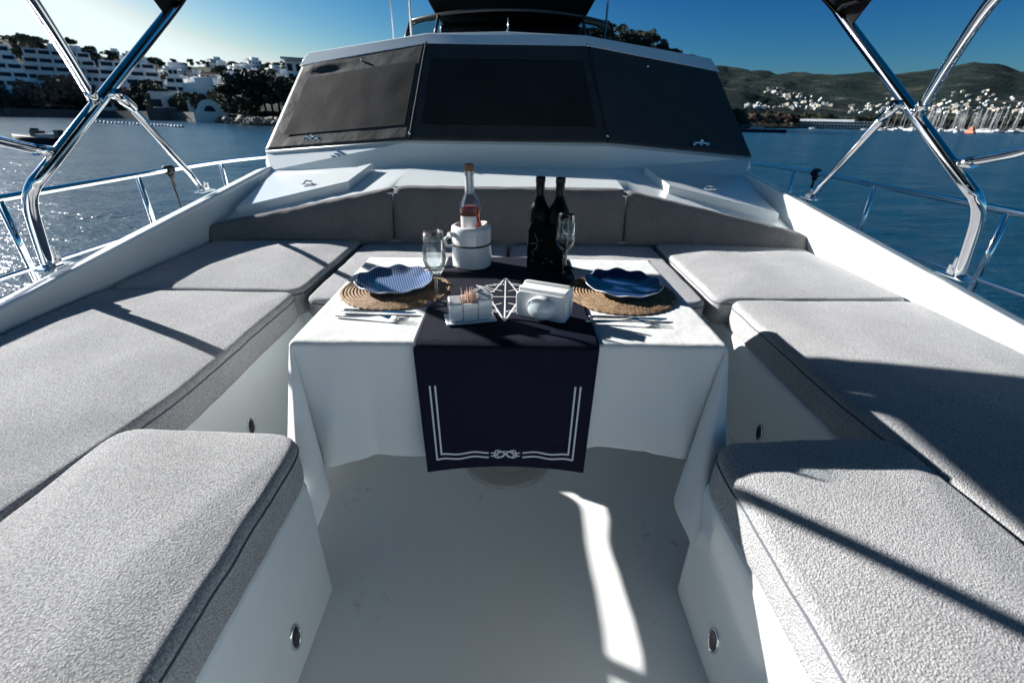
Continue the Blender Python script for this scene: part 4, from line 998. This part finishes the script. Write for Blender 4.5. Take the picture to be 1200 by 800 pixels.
for k in range(64):
    az = lerp(27, 47, k/63)+R.uniform(-.2, .2); d = interp(DS, az)
    put(R.choice(['broad', 'broad2', 'broad']), az, d+R.uniform(30, 70), R.uniform(1.3, 2.1), 'dark tree along the far right waterfront', 'tree', 'trees along the far right waterfront')
# ---- rocks on the left shore
bmk = MB(); bmk.ico((0, 0, 0), 1, 2, jit=.22); r0 = bmk.build('shore_rock', 'stone'); first = True
for k in range(90):
    az = R.uniform(-31.2, -23); d = interp(DS, az); o = r0 if first else r0.copy()
    if not first: COL.objects.link(o)
    first = False; o.location = az_pos(az, d+R.uniform(-3, 5), R.uniform(.0, 1.4)); o.scale = [R.uniform(.5, 1.5), R.uniform(.5, 1.3), R.uniform(.35, .9)]; o.rotation_euler = (0, 0, R.uniform(0, 6)); tag(o, 'pale boulder in the rubble shore left of the wheelhouse', 'rock', 'boulders on the left shore')
# ---- far town on the right
fh = []
for i, (w, d, h) in enumerate(((12, 9, 7), (9, 8, 6), (18, 10, 8))):
    mb = MB(); mb.box((0, 0, h/2-2), (w, d, h+4)); mb.box((w*.15, 0, h+1.4), (w*.5, d*.6, 2.8)); mb.box((0, -d/2-.3, h*.45), (w*.7, .5, 1.2)); fh.append(mb.build('far_house', ('wallg', 'wall', 'wallb')[i]))
fu = set()
def putf(i, az, el, s, label, group):
    r = solve_r(az, el); s *= R.uniform(.28, .58); o = fh[i] if i not in fu else fh[i].copy()
    if i in fu: COL.objects.link(o)
    fu.add(i); o.location = az_pos(az, r, hgt(az, r)); o.rotation_euler = (0, 0, -rad(az)+R.uniform(-.5, .5)); o.scale = (s, s, s); tag(o, label, 'house', group)
for k in range(60):
    u = R.random(); az = 26.3+u*5.2+R.gauss(0, .35); putf(R.choice((0, 1, 2)), az, max(1.2, 3.05-u*1.5+R.gauss(0, .22)), R.uniform(.8, 1.2), 'tiny white house in the cluster spilling down the far hill', 'cluster of white houses on the far hill')
for k in range(40):
    az = R.uniform(24.5, 31); putf(R.choice((0, 1, 2)), az, 1.55+R.gauss(0, .12), R.uniform(.7, 1.1), 'tiny white house in the row behind the low point', 'row of white houses behind the low point')
for k in range(195):
    az = R.uniform(33.5, 47); el = 1.1+abs(R.gauss(0, .8))*(.6+.05*(az-34)); putf(R.choice((0, 1, 2)), az, min(3.4, el), R.uniform(.7, 1.2), 'tiny white house of the far town above the marina', 'houses of the far town above the marina')
# long white waterfront building
t = bpy.data.objects.new('waterfront_building', None); COL.objects.link(t); tag(t, 'long low white building along the far right quay', 'building')
mb = MB(); mb.box((0, 6, 3.0), (82, 12, 6)); mb.box((-6, 8, 7.2), (60, 8, 2.6)); mb.box((0, -1.6, 3.4), (82, 3, .3)); mb.box((0, -1.6, 6.3), (84, 4, .35)); mb.build('wall', 'wall', t)
for i in range(26):
    for z in (1.6, 4.7): mb = MB(); mb.box((-39+i*3.1, -.1, z), (2.0, .25, 1.7)); mb.build('window', 'win', t)
t.location = az_pos(32.2, 700, 1.6); t.rotation_euler = (0, 0, -rad(32))
mb = MB(); mb.box((0, 0, 0), (400, 6, 3.6)); o = mb.build('quay', 'seawall', loc=(0, 0, 0)); o.location = az_pos(38.5, 755, 0); o.rotation_euler = (0, 0, -rad(44)); tag(o, 'low dark stone quay in front of the far marina', 'quay')
# ---- sailing yachts in the marina
MT['hullw'] = M('white_hull', (.55, .56, .57), .4)
t = bpy.data.objects.new('sailing_yacht', None); COL.objects.link(t)
def hull(mb, L, B, Hh, z0=0):
    n = 14; vs = []
    for i in range(n+1):
        u = i/n; x = -L/2+L*u; w = B/2*(1-max(0, (u-.45)/.55)**2.2)*(.8+.2*min(1, u*3)); sh = Hh*(1+.25*u*u)
        vs += [(x, -w, z0+sh), (x+.02*L*(u > .9), -w*.75, z0), (x, w*.75, z0), (x, w, z0+sh)]
    mb.add(vs, [(4*i+k, 4*i+k+4, 4*i+k+5, 4*i+k+1) for i in range(n) for k in range(3)]+[(4*i, 4*i+3, 4*i+7, 4*i+4) for i in range(n)]+[(0, 1, 2, 3)], True)
mb = MB(); hull(mb, 15, 4.2, 1.7, -.3); mb.box((-.5, 0, 1.9), (6, 2.4, .9)); mb.build('hull', 'hullw', t)
mb = MB(); mb.tube([(1, 0, 1), (.9, 0, 21)], [.20, .11], 6); mb.tube([(.9, 0, 3), (-5, 0, 3.1)], .2, 6); mb.tube([(.9, -1.6, 12), (.9, 1.6, 12)], .1, 5); mb.tube([(7.3, 0, 1.6), (1, 0, 20)], .05, 5); mb.build('mast', 'hullw', t)
sy0 = t; first = True
for k in range(60):
    o = sy0 if first else dup(sy0); first = False
    az = R.uniform(36.5, 47.5) if k > 12 else R.uniform(40.5, 46); r = R.uniform(690, 800)
    az = az; o.location = az_pos(az, min(r, interp(DS, az)-8), 0); o.rotation_euler = (R.uniform(-.03, .03), R.uniform(-.02, .02), R.uniform(0, 6.28)); s = R.uniform(.7, 1.15); o.scale = (s, s, s*1.1)
    tag(o, 'white sailing yacht moored in the far marina, mast bare', 'sailing yacht', 'sailing yachts in the far marina')
def craft(name, label, cat, hm, L, B, Hh, az, r, rz, extra):
    t = bpy.data.objects.new(name, None); COL.objects.link(t); tag(t, label, cat)
    mb = MB(); hull(mb, L, B, Hh, -.25); mb.build('hull', hm, t)
    for nm, mt, fn in extra: mb = MB(); fn(mb); mb.build(nm, mt, t)
    t.location = az_pos(az, r, 0); t.rotation_euler = (0, 0, rz); return t
MT['navyhull'] = M('dark_hull', (.012, .018, .03), .7, spec=.1); MT['orange'] = M('orange_paint', (.55, .11, .05), .5); MT['cloth_r'] = M('red_cloth', (.5, .14, .08), .8)
def heads(mb):
    r = random.Random(5)
    for k in range(9): x = r.uniform(-7, 5); mb.tube([(x, r.uniform(-1, 1), 1.2), (x, 0, 2.0)], [.2, .12], 6); mb.ico((x, 0, 2.1), .16, 1)
craft('excursion_boat', 'long low dark excursion boat off the low point right of the wheelhouse', 'boat', 'navyhull', 19, 4.5, 1.1, 26.3, 222, -rad(24)-.1,
      [('cabin', 'wallg', lambda mb: (mb.box((-1, 0, 1.5), (5, 2.4, .9)), mb.box((3.5, 0, 1.3), (2, 2, .5)))), ('awning', 'hullw', lambda mb: (mb.box((-4.5, 0, 2.25), (4, 3, .1)), [mb.tube([(x, y, 1), (x, y, 2.2)], .05, 5) for x in (-6.3, -2.7) for y in (-1.3, 1.3)])), ('deck_cushions', 'cloth_r', lambda mb: [mb.box((x, -.6, 1.2), (.8, .7, .3)) for x in (-7.5, -6.2, 1.9)]), ('lifebelt', 'orange', lambda mb: mb.tube([(-8.2+.35*cos(t*PI/6), -1.5, 1.5+.35*sin(t*PI/6)) for t in range(13)], .1, 6))])
craft('motor_boat', 'small dark open motor boat riding left of the bent steel pole', 'boat', 'navyhull', 5.4, 2.0, .75, -43.6, 57, rad(165), [('console', 'darkplastic', lambda mb: (mb.box((-.3, 0, .75), (.7, .7, .5)), mb.box((-.1, 0, 1.05), (.05, .6, .25)))), ('outboard_motor', 'darkplastic', lambda mb: (mb.box((-2.7, 0, .75), (.45, .45, .7)), mb.box((-2.75, 0, .2), (.2, .15, .9)))), ('seat', 'wallg', lambda mb: mb.box((-1.2, 0, .62), (.5, 1.2, .3)))])
craft('motor_boat', 'small white motor boat off the quay, left of the orange one', 'boat', 'hullw', 9, 3.2, 1.6, 41.6, 560, rad(60), [('cabin', 'hullw', lambda mb: (mb.box((-.8, 0, 2.2), (4.5, 2.4, 2.2)), mb.box((-1, 0, 4.0), (3.6, 2.2, 1.4)))), ('window', 'win', lambda mb: mb.box((-.8, 0, 2.6), (4.56, 2.46, .6)))])
craft('motor_boat', 'small orange boat off the quay at the far right', 'boat', 'orange', 7.5, 3, 1.5, 42.5, 520, rad(100), [('cabin', 'orange', lambda mb: (mb.box((-.6, 0, 2.2), (3.4, 2.2, 2.0)), mb.box((-.4, 0, 3.7), (2.0, 1.8, 1.2)))), ('window', 'win', lambda mb: mb.box((-.6, 0, 2.5), (3.46, 2.26, .5)))])
for az, r, s in ((31.0, 560, .5), (36.5, 600, .6), (35.2, 590, .5)): 
    craft('launch', 'little white launch moored below the long quay building', 'boat', 'hullw', 7, 2.4, 1.0, az, r, rad(150), [('cabin', 'hullw', lambda mb: mb.box((.4, 0, 1.3), (2.6, 1.6, 1.0)))])['group'] = 'launches below the quay building'
mb = MB(); mb.ico((0, 0, 0), .28, 2, smooth=True); mb.tube([(0, 0, .2), (0, 0, .42)], .05, 6); b0 = mb.build('float', 'hullw'); first = True
for k in range(26):
    o = b0 if first else b0.copy()
    if not first: COL.objects.link(o)
    first = False; u = k/25; o.location = az_pos(lerp(-39.6, -33.2, u), lerp(150, 112, u)+1.5*sin(k), .12); tag(o, 'white float in the swimming line across the left water', 'float', 'floats of the swimming line')

# ================================================================== trim, camera, light
for o in ABOARD:
    o.matrix_basis = TRIM @ o.matrix_basis
cd = bpy.data.cameras.new('Camera'); cam = bpy.data.objects.new('Camera', cd); COL.objects.link(cam); S.camera = cam
cd.sensor_width = 36; cd.lens = 533/1200*36; cd.clip_start = .02; cd.clip_end = 20000
cam.matrix_world = Matrix.Translation((0, 0, H+FLOOR)) @ RW.to_4x4()
cd.dof.use_dof = True; cd.dof.focus_distance = 1.5; cd.dof.aperture_fstop = 4.0
sd = (RW @ RB.transposed()) @ Vector((-2.20, 1.18, 1.0)).normalized()
el = math.asin(sd.z); azm = math.atan2(sd.x, sd.y)
ld = bpy.data.lights.new('sun', 'SUN'); ld.energy = 5.0; ld.angle = rad(.55); ld.color = (1, .97, .93)
lo = bpy.data.objects.new('sun', ld); COL.objects.link(lo); lo.rotation_euler = sd.to_track_quat('Z', 'Y').to_euler(); lo.location = sd*50
w = bpy.data.worlds.new('World'); S.world = w; w.use_nodes = True; nt = w.node_tree; bg = nt.nodes['Background']
sk = nt.nodes.new('ShaderNodeTexSky'); sk.sky_type = 'NISHITA'; sk.sun_disc = False; sk.sun_elevation = el; sk.sun_rotation = azm
sk.air_density = 1.0; sk.dust_density = .6; sk.ozone_density = 3.0
sep = nt.nodes.new('ShaderNodeSeparateColor'); com = nt.nodes.new('ShaderNodeCombineColor'); nt.links.new(sk.outputs[0], sep.inputs[0])
for k, (g_, t_) in enumerate(((3.0, .02125), (2.0, .106), (1.36, .354))):   # deep polarised blue away from the sun
    pw = nt.nodes.new('ShaderNodeMath'); pw.operation = 'POWER'; pw.inputs[1].default_value = g_; nt.links.new(sep.outputs[k], pw.inputs[0])
    ml = nt.nodes.new('ShaderNodeMath'); ml.operation = 'MULTIPLY'; ml.inputs[1].default_value = t_; nt.links.new(pw.outputs[0], ml.inputs[0]); chn = ml if k == 0 else chn; grn = ml if k == 1 else (grn if k == 2 else None); blu = ml
sg = nt.nodes.new('ShaderNodeMath'); sg.operation = 'MULTIPLY'; sg.inputs[1].default_value = .86
cap = nt.nodes.new('ShaderNodeMath'); cap.operation = 'MINIMUM'; cap.inputs[1].default_value = 8.6; nt.links.new(grn.outputs[0], cap.inputs[0]); fl_ = nt.nodes.new('ShaderNodeMath'); fl_.operation = 'MULTIPLY'; fl_.inputs[1].default_value = .38; nt.links.new(blu.outputs[0], fl_.inputs[0]); gm = nt.nodes.new('ShaderNodeMath'); gm.operation = 'MAXIMUM'; nt.links.new(cap.outputs[0], gm.inputs[0]); nt.links.new(fl_.outputs[0], gm.inputs[1]); grn = gm; nt.links.new(grn.outputs[0], sg.inputs[0])
mn = nt.nodes.new('ShaderNodeMath'); mn.operation = 'MINIMUM'; nt.links.new(chn.outputs[0], mn.inputs[0]); nt.links.new(sg.outputs[0], mn.inputs[1])
mxb = nt.nodes.new('ShaderNodeMath'); mxb.operation = 'MAXIMUM'; nt.links.new(blu.outputs[0], mxb.inputs[0]); nt.links.new(grn.outputs[0], mxb.inputs[1])
nt.links.new(mn.outputs[0], com.inputs[0]); nt.links.new(grn.outputs[0], com.inputs[1]); nt.links.new(mxb.outputs[0], com.inputs[2])
nt.links.new(com.outputs[0], bg.inputs[0]); bg.inputs[1].default_value = .051
S.view_settings.view_transform = 'Standard'; S.view_settings.look = 'None'; S.view_settings.exposure = 1.22; S.view_settings.gamma = 1
S.render.resolution_x = 1024; S.render.resolution_y = 682
S.render.engine = 'CYCLES'; S.cycles.max_bounces = 12; S.cycles.diffuse_bounces = 8; S.cycles.transparent_max_bounces = 12; S.cycles.transmission_bounces = 10
